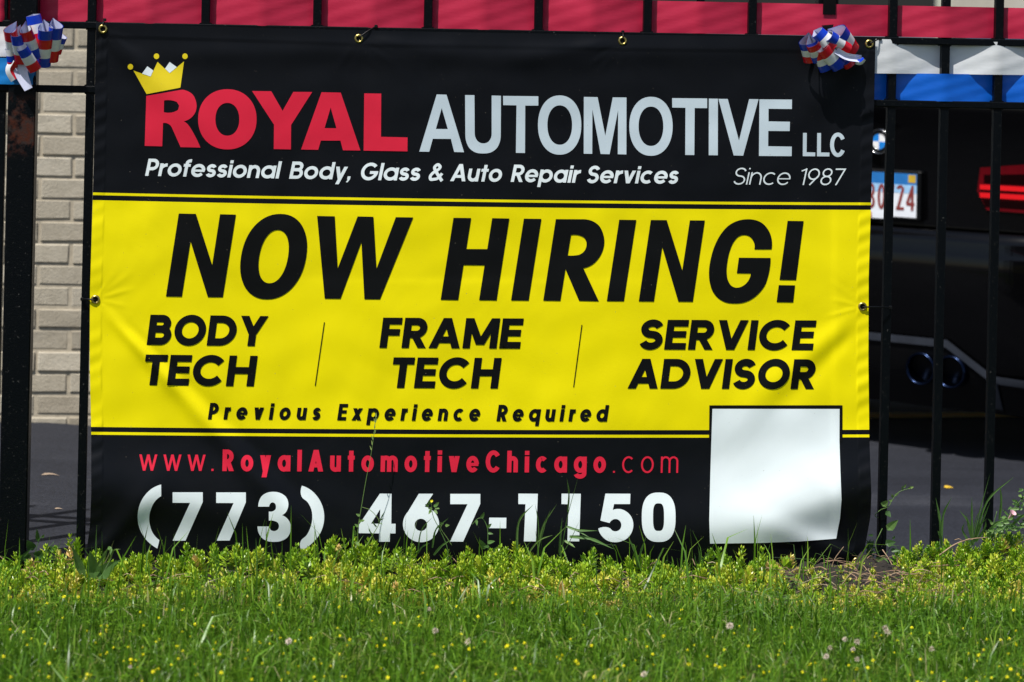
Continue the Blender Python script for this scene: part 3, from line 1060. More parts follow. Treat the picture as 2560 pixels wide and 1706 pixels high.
printed('lettering', [
    ([Z('5', Nn)], []),
    ([Z('6a', sup(144, 529, 266.6, 349, 2.15, SH))], [Z('6a', sup(144, 529, 117.7, 217.5, 2.15, SH))]),
    ([Z('6a', [(499, 197), (643, 200), (667, 627), (830, 201), (959, 204), (984, 629), (1142, 207), (1284, 209), (1013, 878), (885, 877), (861, 411), (690, 874), (561, 872)])], []),
    ([Z('6a', [(1613, 212), (1757, 214), (1718, 467), (1889, 468), (1929, 215), (2069, 218), (1965, 887), (1822, 885), (1867, 600), (1695, 598), (1651, 884), (1508, 882)])], []),
    ([Z('6b', [(97, 219), (240, 221), (136, 889), (-8, 887)])], []),
    ([Z('6b', R2)], [Z('6b', R2h)]),
    ([Z('6b', [(876, 228), (1015, 230), (914, 894), (774, 893)])], []),
    ([Z('6b', [(1134, 230), (1264, 231), (1391, 640), (1453, 233), (1575, 234), (1477, 898), (1358, 897), (1227, 453), (1159, 896), (1035, 895)])], []),
    ([Z('6b', G2)], []),
    ([Z('6c', [(160, 237), (291, 239), (229, 721), (94, 719)])], []),
    ([Z('6c', [(88, 762), (221, 764), (206, 903), (70, 901)])], []),
], M['p_ink'], label='huge black italic capitals on yellow')
# --- job titles
for lab, rows in (('black italic word at the left of the yellow field', (('BODY', 366.4, 862.6, 671.5, 866.2, 75.6), ('TECH', 362.4, 963.2, 644.3, 966.5, 76.5))),
                  ('black italic word in the middle of the yellow field', (('FRAME', 948.2, 870, 1309.6, 872.2, 75.6), ('TECH', 981.9, 970.3, 1254.3, 971.8, 76.5))),
                  ('black italic word at the right of the yellow field', (('SERVICE', 1599.2, 874.2, 2041.5, 876, 74.5), ('ADVISOR', 1568.6, 971.8, 2039, 973.2, 74.5)))):
    for t, xl, yl, xr, yr, cap in rows:
        printed('lettering', word(t, xl, yl, xr, yr, cap, 0.13, 0.245, None, 0.085), M['p_ink'], label=lab)
for a, c in (((811, 806), (788, 965)), ((1454.8, 812.5), (1434, 968.5))):
    printed('divider_line', [([[tuple(p) for p in q] for q in stroke([a, c], 2.3)], [])], M['p_ink'])
for a in (('Previous', 519.4, 1048.8, 801.8, 1050.6), ('Experience', 842.6, 1051.2, 1200.8, 1053.2), ('Required', 1240.8, 1053.6, 1523.3, 1054.4)):
    printed('lettering', word(*a, 41.3, 0.15, 0.225, 0.88), M['p_ink'], label='widely spaced small black italic word')
# --- web address
printed('lettering', word('www.', 348.3, 1177.2, 534, 1178, 55, 0.0215, 0.10, 0.84), M['p_red'], label='thin red start of the web address')
printed('lettering', word('RoyalAutomotiveChicago', 555.8, 1178.2, 1514.8, 1182.4, 54, 0.0215, 0.205, 0.76), M['p_red'], label='bold red web address')
printed('lettering', word('.com', 1532.5, 1182.4, 1695.8, 1182.6, 55, 0.0215, 0.085, 0.76), M['p_red'], label='thin red end of the web address')
# --- phone number
D3 = smooth_poly([(18, 1003), (25, 960), (45, 920), (85, 892), (140, 882), (200, 893), (245, 925), (264, 975), (258, 1020), (240, 1053), (212, 1073), (250, 1095), (275, 1130), (284, 1170), (278, 1215), (255, 1255),
                  (215, 1280), (150, 1291), (90, 1283), (45, 1255), (20, 1213), (12, 1165), (107, 1165), (118, 1192), (147, 1203), (176, 1192), (188, 1163), (178, 1135), (150, 1120), (105, 1118), (105, 1043),
                  (140, 1040), (158, 1026), (163, 1000), (155, 978), (135, 968), (115, 980), (108, 1003)], 45, 300)
D5 = smooth_poly([(763, 897), (967, 898), (964, 982), (834, 982), (823, 1030), (875, 1022), (932, 1042), (975, 1088), (991, 1150), (980, 1207), (945, 1258), (890, 1287), (838, 1294), (785, 1283), (738, 1248), (714, 1212),
                  (705, 1182), (803, 1182), (820, 1199), (848, 1205), (876, 1194), (892, 1165), (890, 1136), (873, 1113), (845, 1104), (816, 1114), (797, 1137), (722, 1117)], 45, 300)
PL = smooth_poly([(1316, 823), (1317, 917), (1270, 955), (1236, 1015), (1219, 1088), (1226, 1160), (1252, 1225), (1302, 1277), (1285, 1345), (1218, 1298), (1162, 1228), (1131, 1150), (1125, 1070), (1144, 980), (1188, 905), (1250, 850)], 50, 400)
PR = smooth_poly([(375, 832), (440, 862), (500, 920), (541, 995), (557, 1075), (550, 1150), (520, 1228), (460, 1300), (370, 1365), (365, 1285), (412, 1238), (446, 1170), (460, 1093), (450, 1020), (420, 965), (375, 925)], 50, 400)
phone = [
    ([Z('7', PL)], []),
    ([Z('7', [(1410, 886), (1656, 886), (1656, 965), (1515, 1281), (1410, 1281), (1553, 972), (1410, 972)])], []),
    ([Z('7', [(1766, 887), (2008, 887), (2008, 968), (1876, 1280), (1770, 1281), (1908, 974), (1766, 973)])], []),
    ([Z('7b', D3)], []), ([Z('7b', PR)], []),
    ([Z('7b', [(1012, 897), (1107, 898), (1105, 1143), (1140, 1143), (1139, 1222), (1095, 1222), (1092, 1290), (1003, 1290), (1006, 1222), (838, 1220), (842, 1150)])], [Z('7b', [(1015, 1022), (1011, 1143), (940, 1142)])]),
    ([Z('7b', [(1330, 898), (1447, 898), (1360, 1030), (1225, 1072)]), Z('7b', sup(1348, 1147, 148, 147))], [Z('7b', sup(1347, 1152, 51, 50))]),
    ([Z('7b', [(1587, 899), (1832, 899), (1832, 980), (1692, 1289), (1585, 1288), (1728, 983), (1587, 983)])], []),
    ([Z('7b', [(1905, 1093), (2045, 1094), (2043, 1180), (1902, 1179)])], []),
    ([Z('8b', [(52, 897), (211, 898), (195, 1287), (97, 1287), (110, 983), (52, 982)])], []),
    ([Z('8b', [(405, 897), (562, 898), (549, 1287), (452, 1286), (462, 984), (404, 982)])], []),
    ([Z('8b', D5)], []),
    ([Z('8b', sup(1198, 1090, 138, 202, 2.6))], [Z('8b', sup(1197, 1089, 45, 113, 3.2))]),
]
for sl_ in (slice(0, 5), slice(5, 9), slice(9, 13)):
    printed('lettering', phone[sl_], M['p_white'], label='large white telephone digits')
# --- blank white square with its black border
bx = [(1773.4, 1013.8), (2106.2, 1013.6), (2106.2, 1106), (1772.4, 1106)]
printed('black_border', [([bx], [])], M['p_ink'], 0.0010)
sq = [(1781, 1022.6), (2099, 1022.9), (2098.5, 1100), (2101, 1180), (2103.8, 1250), (2100, 1297), (2094, 1327), (2090.8, 1347), (2000, 1354), (1900, 1358), (1775, 1359.6), (1773.2, 1300), (1776, 1180)]
printed('white_square', [([sq], [])], M['p_white'], 0.0018, 'plain white square in the lower right corner')

# --- grommets and ties
GR = [(257, 72.9), (897, 96.7), (1556.4, 102.5), (2173.4, 110.2), (238.7, 749.4), (2156.3, 767.1), (2141, 1405), (236, 1392)]
TIES = [((257, 62), (262, 50)), ((900, 92), (940, 66)), ((1557, 96), (1557, 80)), ((2176, 108), (2200, 97)), ((236, 749.6), (205, 748)), ((2160, 767.6), (2226, 769))]
gmb = MB()
gmb.lathe([(0.0052, 0.001), (0.0056, -0.0018), (0.0075, -0.0030), (0.0095, -0.0022), (0.0108, 0.0004)], 28, 0, 'y')
gmb.lathe([(0.0, 0.0002), (0.0054, 0.0002)], 20, 1, 'y')
g0 = None
for k, (x, y) in enumerate(GR):
    p = onb(x, y, 0.0008)
    if g0 is None:
        g0 = gmb.build('grommet', [M['brass'], M['tape']], banner, True, local=True)
        g = g0
    else:
        g = g0.copy()
        COL.objects.link(g)
        g.parent = banner
    g.location = Vector(p) - Vector(bc)
TLAB = ['black cable tie through the brass eyelet in the top left corner', 'long twisted black tie at the second eyelet of the top edge', 'black tie at the eyelet above the silver headline word',
        'black tie at the eyelet right of the bow', 'short black tie at the eyelet on the left edge', 'black tie from the right edge eyelet round a picket']
for lab, (a, c) in zip(TLAB, TIES):
    p, q = onb(*a, 0.003), at(*c, -0.016)
    o = thing('cable_tie', lab, 'cable tie', q, 0, 'ties holding the banner')
    mb = MB()
    mid = (np.array(p) + q) / 2 + np.array([0, -0.006, 0.001])
    mb.tube(curve_pts([p + np.array([0, 0.004, 0]), p + np.array([0, -0.003, 0]), mid, q], 5), 0.0017, n=6)
    mb.build('strap', M['black_plastic'], o, True)
    mb = MB()
    mb.box(q - np.array([0.0035, 0.004, 0.0035]), q + np.array([0.0035, 0.003, 0.0035]), 0, 0.0008)
    mb.build('tie_head', M['black_plastic'], o)

# ------------------------------------------------------------------ streamers woven through the pickets
def streamer(name, label, keys, ytop, ybot, mat, sag=0.0):
    """keys: (photo x, depth side) contact points; a taut band between them"""
    K = sorted(keys)
    xs_, ys_ = [], []
    pts = []
    for i, (x, yy) in enumerate(K):
        pts.append((x, yy))
    fine = np.arange(pts[0][0], pts[-1][0] + 0.1, 3.0)
    yv = np.interp(fine, [p[0] for p in pts], [p[1] for p in pts])
    ker = np.ones(9) / 9
    yp = np.concatenate([np.full(4, yv[0]), yv, np.full(4, yv[-1])])
    yv = np.convolve(yp, ker, 'valid')
    rows = 12
    V = []
    for j in range(rows + 1):
        t = j / rows
        py = ytop(fine) * (1 - t) + ybot(fine) * t
        wob = 0.0009 * np.sin(fine * 0.045 + 5 * t) * np.sin(fine * 0.011 + 9 * t) + 0.0016 * (t - 0.5) ** 2 * 4 * np.sin(fine * 0.023)
        V.append(at(fine, py, yv + wob))
    V = np.array(V).reshape(-1, 3)
    n = len(fine)
    I, J = np.meshgrid(np.arange(n - 1), np.arange(rows))
    b0 = (J * n + I).reshape(-1)
    F = np.stack([b0 + n, b0 + n + 1, b0 + 1, b0], -1)
    return tag(obj(name, V, F, mat, None, True), label, 'streamer', 'plastic streamers on the fence')
FR, BK = -0.0158, 0.0150
red_keys = [(-130, FR), (9, FR), (46, 0.036), (110, 0.02), (230, BK), (372, FR), (514, BK), (654, FR), (793, BK), (932, FR), (1070, BK), (1208, FR), (1346, BK), (1482, FR), (1618, BK), (1749, FR), (1880, BK),
            (2046, -0.017), (2098, -0.017), (2231.6, BK), (2364, FR), (2497, BK), (2630, FR), (2760, BK)]
lin = lambda x0, y0, x1, y1: (lambda x: y0 + (y1 - y0) * (x - x0) / (x1 - x0))
streamer('red_streamer', 'pinkish red streamer woven between the pickets above the banner', red_keys, lin(1280, -5, 2560, 20.5), lin(150, 57, 2490, 96.5), M['r_red'])
streamer('white_streamer', 'white streamer to the right of the banner, above the blue one', [(1980, -0.017), (2098, -0.017), (2226, FR), (2360, BK), (2492, FR), (2625, BK), (2760, FR)],
         lin(2190, 98, 2560, 107), lin(2190, 184, 2560, 188), M['r_white'])
streamer('blue_streamer', 'blue streamer right of the banner resting above the second rail', [(1980, -0.017), (2098, -0.015), (2226, BK), (2360, FR), (2492, BK), (2625, FR), (2760, BK)],
         lin(2190, 183, 2560, 187.5), lin(2190, 252, 2560, 256.5), M['r_blue'])
streamer('white_streamer', 'white streamer at the left post behind the bow', [(-130, -0.022), (-20, -0.036), (14, -0.0385), (80, -0.0385), (90, -0.030)], lin(0, 67, 92, 68), lin(0, 142, 92, 143), M['r_white'])
streamer('blue_streamer', 'blue crinkled streamer wrapped round the left post, sunlight put into its colour', [(-130, -0.022), (-20, -0.036), (14, -0.0385), (80, -0.0385), (90, -0.030)], lin(0, 145, 92, 147), lin(0, 211, 92, 213), M['r_blue_sunlit'])

def tape(label, quad, Y):
    n = 6
    V = []
    for j in range(n + 1):
        for i in range(3):
            t, s = j / n, i / 2
            a = np.array(quad[0]) * (1 - s) + np.array(quad[1]) * s
            c = np.array(quad[3]) * (1 - s) + np.array(quad[2]) * s
            p = a * (1 - t) + c * t
            V.append(at(p[0], p[1], Y - 0.001 * math.sin(t * 3.1)))
    F = [(j * 3 + i, (j + 1) * 3 + i, (j + 1) * 3 + i + 1, j * 3 + i + 1) for j in range(n) for i in range(2)]
    nV = len(V)
    V += [v + np.array([0, 0.0006, 0]) for v in V]
    F += [tuple(q + nV for q in f[::-1]) for f in F]
    return tag(obj('tape_strip', V, F, M['tape'], None, True), label, 'tape', 'black tape strips')
tape('black tape hanging over the red streamer above the bow', [(2059, -30), (2091, -30), (2089, 37.5), (2057, 37)], -0.0205)
tape('short black tape tucked in the top of the right bow', [(2054, 64), (2084, 61.5), (2079, 82), (2061, 76)], -0.030)

# ------------------------------------------------------------------ bows
BM = [M['b_red'], M['b_white'], M['b_blue'], M['b_back']]
CI = {'r': 0, 'w': 1, 'b': 2}
def petal(L, h, n=22):
    out = []
    for i in range(n + 1):
        s = i / n
        out.append((L * math.sin(math.pi * s) ** 0.85, h * math.sin(2 * math.pi * s) * (1 + 0.25 * (0.5 - abs(s - 0.5)))))
    return out
def add_loop(bow, p0, p1, thick, colours, tilt=30, L=0.05, Yf=-0.06, side=0.0, scale=6.03, off=(0, 0)):
    """a loop of striped ribbon: p0, p1 = the ends of the roll's axis in the photo, stripes across it, the loop opening back to the knot"""
    A = at(off[0] + p0[0] / scale, off[1] + p0[1] / scale, Yf)
    Bp = at(off[0] + p1[0] / scale, off[1] + p1[1] / scale, Yf)
    ax = A - Bp
    ln = np.linalg.norm(ax)
    ax = ax / ln
    toward = np.array([0, -1.0, 0])
    a3 = ax * math.cos(rad(tilt)) + toward * math.sin(rad(tilt))
    r = toward - a3 * np.dot(toward, a3)
    lat = np.cross(a3, r)
    r = r + lat * side
    r = r - a3 * np.dot(r, a3)
    r = r / np.linalg.norm(r)
    lat = np.cross(a3, r)
    half = ln / 2 / math.cos(rad(tilt))
    mid = (A + Bp) / 2
    h = thick / scale / FPX * DIST / 2 * 1.1
    prof = petal(L, h)
    mb = MB()
    nb = len(colours)
    for layer in (0, 1):
        cuts = []
        for b_ in range(nb):
            cuts += [(b_ / nb + e, b_) for e in ((0, 0.5 / nb, 1 / nb))]
        for b_ in range(nb):
            rowsv = []
            for q in range(4):
                t = (b_ + q / 3) / nb
                for (u, v) in prof:
                    cp = 1 + 0.10 * math.sin(2.2 * t + 5 * side)
                    vv_ = v * (0.90 if layer else 1.0)
                    uu = u * (0.975 if layer else 1.0) + (0.0004 if layer else 0)
                    rowsv.append(mid + a3 * (half * (1 - 2 * t)) + r * (uu - L) + lat * (vv_ * cp))
            n = len(prof)
            fs = []
            for q in range(3):
                for i in range(n - 1):
                    f = (q * n + i, q * n + i + 1, (q + 1) * n + i + 1, (q + 1) * n + i)
                    fs.append(f if layer == 0 else f[::-1])
            mb.add(rowsv, fs, CI[colours[b_]] if layer == 0 else 3)
    return mb.build('loop', BM, bow, True)
def add_tail(bow, path, w0, w1, colours, scale, off, Y0, Y1, back=False):
    pts = curve_pts([(x, y, 0) for x, y in path], 5)
    mb = MB()
    n = len(pts)
    rowsv = {}
    for i, p in enumerate(pts):
        t = i / (n - 1)
        d = pts[min(i + 1, n - 1)] - pts[max(i - 1, 0)]
        nn = np.array([-d[1], d[0]]) / np.hypot(d[0], d[1])
        w = w0 + (w1 - w0) * t
        for j in range(len(colours) * 2 + 1):
            s = j / (len(colours) * 2)
            q = p[:2] + nn * (s - 0.5) * w
            Y = Y0 + (Y1 - Y0) * t - 0.006 * math.sin(math.pi * s) * (1 if not back else -1)
            rowsv[(i, j)] = at(off[0] + q[0] / scale, off[1] + q[1] / scale, Y)
    for c in range(len(colours)):
        for layer in (0, 1):
            vs = [rowsv[(i, c * 2 + j)] + np.array([0, 0.0005 * layer, 0]) for i in range(n) for j in range(3)]
            fs = [(i * 3 + j, i * 3 + j + 1, i * 3 + j + 4, i * 3 + j + 3) for i in range(n - 1) for j in range(2)]
            outer = (layer == 0) != back
            mb.add(vs, fs, CI[colours[c]] if outer else 3)
    return mb.build('tail', BM, bow, True)

bl = thing('ribbon_bow', 'red, white and blue satin bow on the left fence post', 'bow', at(70, 116, -0.04), 0, 'striped ribbon bows')
lo = dict(scale=6.03, off=(0, 0))
add_loop(bl, (505, 240), (588, 640), 178, 'bwr', 6, 0.055, -0.088, 0.1, **lo)
add_loop(bl, (395, 500), (515, 905), 170, 'rwb', 34, 0.05, -0.092, -0.1, **lo)
add_loop(bl, (240, 560), (300, 980), 165, 'bwr', 34, 0.05, -0.090, -0.25, **lo)
add_loop(bl, (130, 500), (165, 930), 180, 'rwb', 34, 0.05, -0.078, -0.4, **lo)
add_loop(bl, (345, 760), (520, 1085), 150, 'bwr', 30, 0.045, -0.098, -0.1, **lo)
add_loop(bl, (725, 480), (655, 1030), 180, 'brwb', 34, 0.05, -0.080, 0.3, **lo)
add_loop(bl, (880, 440), (790, 955), 165, 'bwr', 30, 0.05, -0.076, 0.4, **lo)
add_loop(bl, (960, 590), (870, 830), 130, 'bwr', 20, 0.045, -0.060, 0.6, **lo)
add_loop(bl, (120, 760), (150, 1040), 130, 'wbr', 20, 0.045, -0.066, -0.5, **lo)
add_tail(bl, [(215, 920), (150, 1060), (230, 1200)], 130, 150, 'rw', 6.03, (0, 0), -0.06, -0.05)
add_tail(bl, [(300, 960), (330, 1130), (430, 1350)], 250, 130, 'bwr', 6.03, (0, 0), -0.055, -0.06, back=True)
mb = MB()
c_ = at(72, 120, -0.052)
mb.lathe([(0.0, -0.008), (0.008, -0.007), (0.012, 0.0), (0.008, 0.007), (0.0, 0.008)], 14, 2, 'y', c_)
mb.build('knot', BM, bl, True)

br_ = thing('ribbon_bow', 'red, white and blue satin bow at the banner\'s upper right corner', 'bow', at(2075, 120, -0.04), 0, 'striped ribbon bows')
ro = dict(scale=7.127, off=(1960, 0))
add_loop(br_, (610, 590), (905, 860), 225, 'bwr', 4, 0.055, -0.105, -0.1, **ro)
add_loop(br_, (830, 640), (1225, 880), 175, 'bwr', 24, 0.055, -0.100, 0.2, **ro)
add_loop(br_, (1020, 590), (1340, 920), 260, 'bwr', 34, 0.05, -0.080, 0.3, **ro)
add_loop(br_, (390, 800), (530, 1130), 300, 'bwr', 30, 0.05, -0.078, -0.5, **ro)
add_loop(br_, (500, 830), (680, 1110), 230, 'rwb', 32, 0.05, -0.092, -0.3, **ro)
add_loop(br_, (620, 960), (800, 1270), 215, 'rwb', 24, 0.05, -0.082, -0.2, **ro)
add_loop(br_, (720, 870), (1050, 1200), 230, 'rwb', 22, 0.05, -0.096, 0.0, **ro)
add_loop(br_, (900, 960), (1010, 1240), 190, 'rwb', 12, 0.045, -0.072, 0.1, **ro)
add_loop(br_, (1080, 960), (1230, 1180), 190, 'wbr', 10, 0.045, -0.070, 0.3, **ro)
add_tail(br_, [(930, 900), (1120, 1010), (1380, 1050)], 120, 130, 'rwb', 7.127, (1960, 0), -0.100, -0.088, back=True)
add_tail(br_, [(1290, 1090), (1360, 1110), (1430, 1050)], 120, 80, 'bw', 7.127, (1960, 0), -0.080, -0.090)
mb = MB()
mb.lathe([(0.0, -0.008), (0.008, -0.007), (0.012, 0.0), (0.008, 0.007), (0.0, 0.008)], 14, 2, 'y', at(2076, 118, -0.06))
mb.build('knot', BM, br_, True)

# ------------------------------------------------------------------ brick building behind the left of the fence
mt, nt, b = new_mat('painted beige brick')
tc = N(nt, 'ShaderNodeTexCoord').outputs['Object']
a_ = N(nt, 'ShaderNodeAttribute', attribute_name='tint')
rp = ramp(nt, [(0.0, (0.34, 0.295, 0.225)), (0.5, (0.455, 0.405, 0.315)), (1.0, (0.54, 0.485, 0.385))], a_.outputs['Fac'])
mul = N(nt, 'ShaderNodeMix', data_type='RGBA', blend_type='MULTIPLY')
mul.inputs[0].default_value = 1
st_ = ramp(nt, [(0.3, (0.80, 0.79, 0.77)), (0.65, (1, 1, 1))], noise(nt, 26, 5, 0.7, vec=tc).outputs['Fac'])
nt.links.new(rp.outputs[0], mul.inputs[6])
nt.links.new(st_.outputs[0], mul.inputs[7])
nt.links.new(mul.outputs[2], b.inputs['Base Color'])
b.inputs['Roughness'].default_value = 0.8
b.inputs['Specular IOR Level'].default_value = 0.25
bump(nt, b, noise(nt, 130, 5, 0.7, vec=tc).outputs['Fac'], 0.7, 0.004)
M['brick'] = mt
M['mortar'] = simple('painted mortar', (0.42, 0.365, 0.275), 0.9, 0.2, 0, 0.15, 60, 0.5, 150)
WY, WX0, WX1 = 2.0, -3.6, -0.22
ref = at(100, 960 + 372 * S_, WY)
zb = float(ref[2]) - 0.005
build_ = thing('brick_building', 'beige painted brick building at the back left, beyond the asphalt', 'building', (WX1, WY, zb))
mb = MB()
course, bl_, mj = 0.0677, 0.203, 0.0105
shift = float(at(590 * S_, 480 + 80 * S_, WY)[0])
for r in range(42):
    z0 = zb - 0.02 + 0.0 + r * course
    x = shift - 30 * bl_ + (0.5 * bl_ if r % 2 else 0)
    while x < WX1:
        x0, x1 = x + mj / 2 + random.uniform(-.0015, .0015), x + bl_ - mj / 2 + random.uniform(-.002, .002)
        x += bl_
        if x1 < WX0 or x0 < WX0:
            continue
        x1 = min(x1, WX1)
        if x1 - x0 < 0.02:
            continue
        dy = random.uniform(-0.002, 0.002)
        zz0, zz1 = z0 + mj / 2 + random.uniform(-.0015, .0015), z0 + course - mj / 2 + random.uniform(-.001, .001)
        n = len(mb.v)
        bv = 0.003
        jt = lambda: random.uniform(-0.0022, 0.0022)
        vs = [(x0, WY + 0.012, zz0), (x1, WY + 0.012, zz0), (x1, WY + 0.012, zz1), (x0, WY + 0.012, zz1),
              (x0, WY + bv + dy, zz0), (x1, WY + bv + dy, zz0), (x1, WY + bv + dy, zz1), (x0, WY + bv + dy, zz1),
              (x0 + bv + jt(), WY + dy + jt(), zz0 + bv + jt()), (x1 - bv + jt(), WY + dy + jt(), zz0 + bv + jt()), (x1 - bv + jt(), WY + dy + jt(), zz1 - bv + jt()), (x0 + bv + jt(), WY + dy + jt(), zz1 - bv + jt())]
        fs = [(8, 9, 10, 11)]
        for i in range(4):
            j = (i + 1) % 4
            fs += [(i, j, 4 + j, 4 + i), (4 + i, 4 + j, 8 + j, 8 + i)]
        mb.add(vs, fs, 0, random.random())
ztop = zb - 0.02 + 42 * course
mb.box((WX0, WY + 0.0048, zb - 0.2), (WX1 - 0.004, 6.0, ztop), 1)
mb.build('wall', [M['brick'], M['mortar']], build_, tint=True)
mb = MB()
mb.box((WX0 - 0.03, WY - 0.03, ztop + 0.002), (WX1 + 0.03, 6.03, ztop + 0.08), 0, 0.004)
mb.build('coping', simple('grey coping', (0.3, 0.29, 0.27), 0.8), build_)

# far buildings, seen only as slivers above the streamers
M['white_wall'] = simple('cream render wall', (0.66, 0.63, 0.55), 0.8, 0.2, 0, 0.06, 3)
M['grey_wall'] = simple('blue grey wall', (0.16, 0.18, 0.22), 0.8, 0.2, 0, 0.1, 3)
M['dark_glass'] = simple('dark window glass', (0.01, 0.012, 0.015), 0.05, 0.5, 0, 0.1, 5)
M['roof'] = simple('dark roof felt', (0.05, 0.05, 0.055), 0.9, 0.2, 0, 0.2, 3)
for nm, lab, x0, x1, Y, hgt, wm in (('cream_building', 'cream rendered building far behind the black car', float(at(2378, 10, 21)[0]), 14.0, 15.0, 4.2, 'white_wall'),
                                    ('grey_building', 'low blue grey building at the back of the car park', -0.6, float(at(2340, 10, 18)[0]), 18.0, 3.6, 'grey_wall')):
    rt = thing(nm, lab, 'building', (x0, Y, -0.12))
    mb = MB()
    mb.box((x0, Y, -0.4), (x1, Y + 6, hgt), 0)
    wl = mb.build('wall', M[wm], rt)
    mb = MB()
    mb.box((x0 - 0.2, Y - 0.2, hgt + 0.003), (x1 + 0.2, Y + 6.2, hgt + 0.22), 0, 0.02)
    mb.build('roof', M['roof'], rt)
    if nm == 'grey_building':
        mb = MB()
        mb.box((x0 + 0.1, Y - 0.05, 1.56), (x1 - 0.03, Y - 0.002, 3.3), 0, 0.006)
        mb.build('window_band', M['dark_glass'], rt)
        continue
    for k in range(int((x1 - x0) // 2.2)):
        wx = x0 + 1.2 + 2.2 * k
        mb = MB()
        mb.box((wx - 0.06, Y - 0.05, 1.9), (wx + 1.16, Y - 0.002, 3.06), 0, 0.006)
        fr = mb.build('window', M['roof'], rt)
        mb = MB()
        mb.box((wx, Y - 0.056, 1.96), (wx + 1.1, Y - 0.0515, 3.0), 0)
        o = mb.build('pane', M['dark_glass'], fr)

# ------------------------------------------------------------------ the black car
M['car'] = None
mt, nt, b = new_mat('black car paint')
b.inputs['Base Color'].default_value = (0.0012, 0.0012, 0.0014, 1)
b.inputs['Roughness'].default_value = 0.22
b.inputs['Specular IOR Level'].default_value = 0.08
b.inputs['Coat Weight'].default_value = 0.38
b.inputs['Coat Roughness'].default_value = 0.04
nz = noise(nt, 400, 2)
rp = ramp(nt, [(0.5, (0.0010, 0.0010, 0.0013)), (0.7, (0.003, 0.003, 0.0035))], nz.outputs['Fac'])
nt.links.new(rp.outputs[0], b.inputs['Base Color'])
M['car'] = mt
M['trim'] = simple('satin black trim', (0.003, 0.003, 0.0035), 0.38, 0.2)
M['edge'] = simple('grey satin trim', (0.040, 0.046, 0.060), 0.35, 0.5)
M['tyre'] = simple('tyre rubber', (0.006, 0.006, 0.006), 0.85, 0.2)
M['rim'] = simple('dark alloy', (0.10, 0.10, 0.105), 0.35, 0.5, 0.9)
M['chrome'] = simple('chrome', (0.6, 0.6, 0.6), 0.12, 0.5, 1.0)
M['burnt'] = simple('burnt steel tip', (0.016, 0.026, 0.060), 0.25, 0.5, 1.0, 0.4, 20)
M['lamp_red'] = simple('red lamp lens', (0.10, 0.002, 0.005), 0.2, 0.15, 0, 0.1, 20)
M['lamp_dark'] = simple('dark lamp lens', (0.006, 0.0006, 0.001), 0.25, 0.08, 0, 0.1, 20)
mt, nt, b = new_mat('sunlit glow lamp bar')
b.inputs['Base Color'].default_value = (0.42, 0.003, 0.006, 1)
b.inputs['Emission Color'].default_value = (1.0, 0.012, 0.02, 1)
b.inputs['Emission Strength'].default_value = 0.25  # weak glow stands in for sunlight on the unlit lamp
b.inputs['Roughness'].default_value = 0.2
M['lamp_bar'] = mt
M['plate_white'] = simple('plate white', (0.74, 0.77, 0.82), 0.35, 0.4, 0, 0.03)
M['plate_blue'] = simple('plate blue', (0.02, 0.16, 0.46), 0.35, 0.4, 0, 0.1, 40)
M['plate_sky'] = simple('plate pale blue', (0.32, 0.55, 0.80), 0.35, 0.4, 0, 0.1, 40)
M['plate_red'] = simple('plate red brown', (0.22, 0.035, 0.03), 0.4)
M['sticker'] = simple('yellow sticker', (0.55, 0.36, 0.03), 0.4)
M['orange'] = simple('orange stripe', (0.62, 0.24, 0.05), 0.4)
M['flag_red'] = simple('red stripe', (0.45, 0.03, 0.05), 0.4)
M['flag_blue'] = simple('blue stripe', (0.03, 0.10, 0.35), 0.4)
M['badge_blue'] = simple('badge blue', (0.01, 0.20, 0.62), 0.15, 0.5, 0, 0.05)
M['badge_white'] = simple('badge white', (0.8, 0.8, 0.8), 0.15, 0.5, 0, 0.03)

HEAD = rad(5.2 + 39)
zc = [0.16, 0.28, 0.40, 0.55, 0.68, 0.70, 0.762, 0.768, 0.95, 1.08, 1.185, 1.205]
yc_ = [0.13, 0.05, 0.02, 0.0, 0.0, 0.005, 0.012, 0.098, 0.092, 0.075, 0.040, 0.060]
def plan(x):
    x = np.abs(x)
    return 0.02 * (x / 0.6) ** 2 + np.where(x > 0.6, 0.30 * (np.clip(x - 0.6, 0, 1) / 0.3) ** 2, 0)
def fascia(x, z):
    return np.interp(z, zc, yc_) + plan(np.asarray(x, float))
badge_local = np.array([0, float(fascia(0, 1.05)) - 0.01, 1.05])
wb = at_depth(2199, 362, 8.25)
Fv, Rv = np.array([math.sin(HEAD), math.cos(HEAD), 0]), np.array([math.cos(HEAD), -math.sin(HEAD), 0])
cpos = wb - Fv * badge_local[1]
cpos[2] = -0.12
car = thing('parked_car', 'black sedan parked behind the fence, seen from its rear corner', 'car', cpos, -HEAD)

def patch(name, polys, neg, mat, off, parent=car, step=0.06, label=None):
    SCL = 1000.0
    g = [([[(x * SCL, z * SCL) for x, z in p] for p in polys], [[(x * SCL, z * SCL) for x, z in p] for p in neg])]
    v, f = print_mesh(g, lambda x, z: np.stack([x / SCL, fascia(x / SCL, z / SCL) - off, z / SCL], -1), step * SCL)
    o = obj(name, v, [q[::-1] for q in f], mat, parent, True, local=True)
    if label:
        o['label'] = label
    return o
def strip_surface(zs, xs_):
    vs = [(x, float(fascia(x, z)), z) for z in zs for x in xs_]
    n = len(xs_)
    fs = [(j * n + i, j * n + i + 1, (j + 1) * n + i + 1, (j + 1) * n + i) for j in range(len(zs) - 1) for i in range(n - 1)]
    return vs, fs
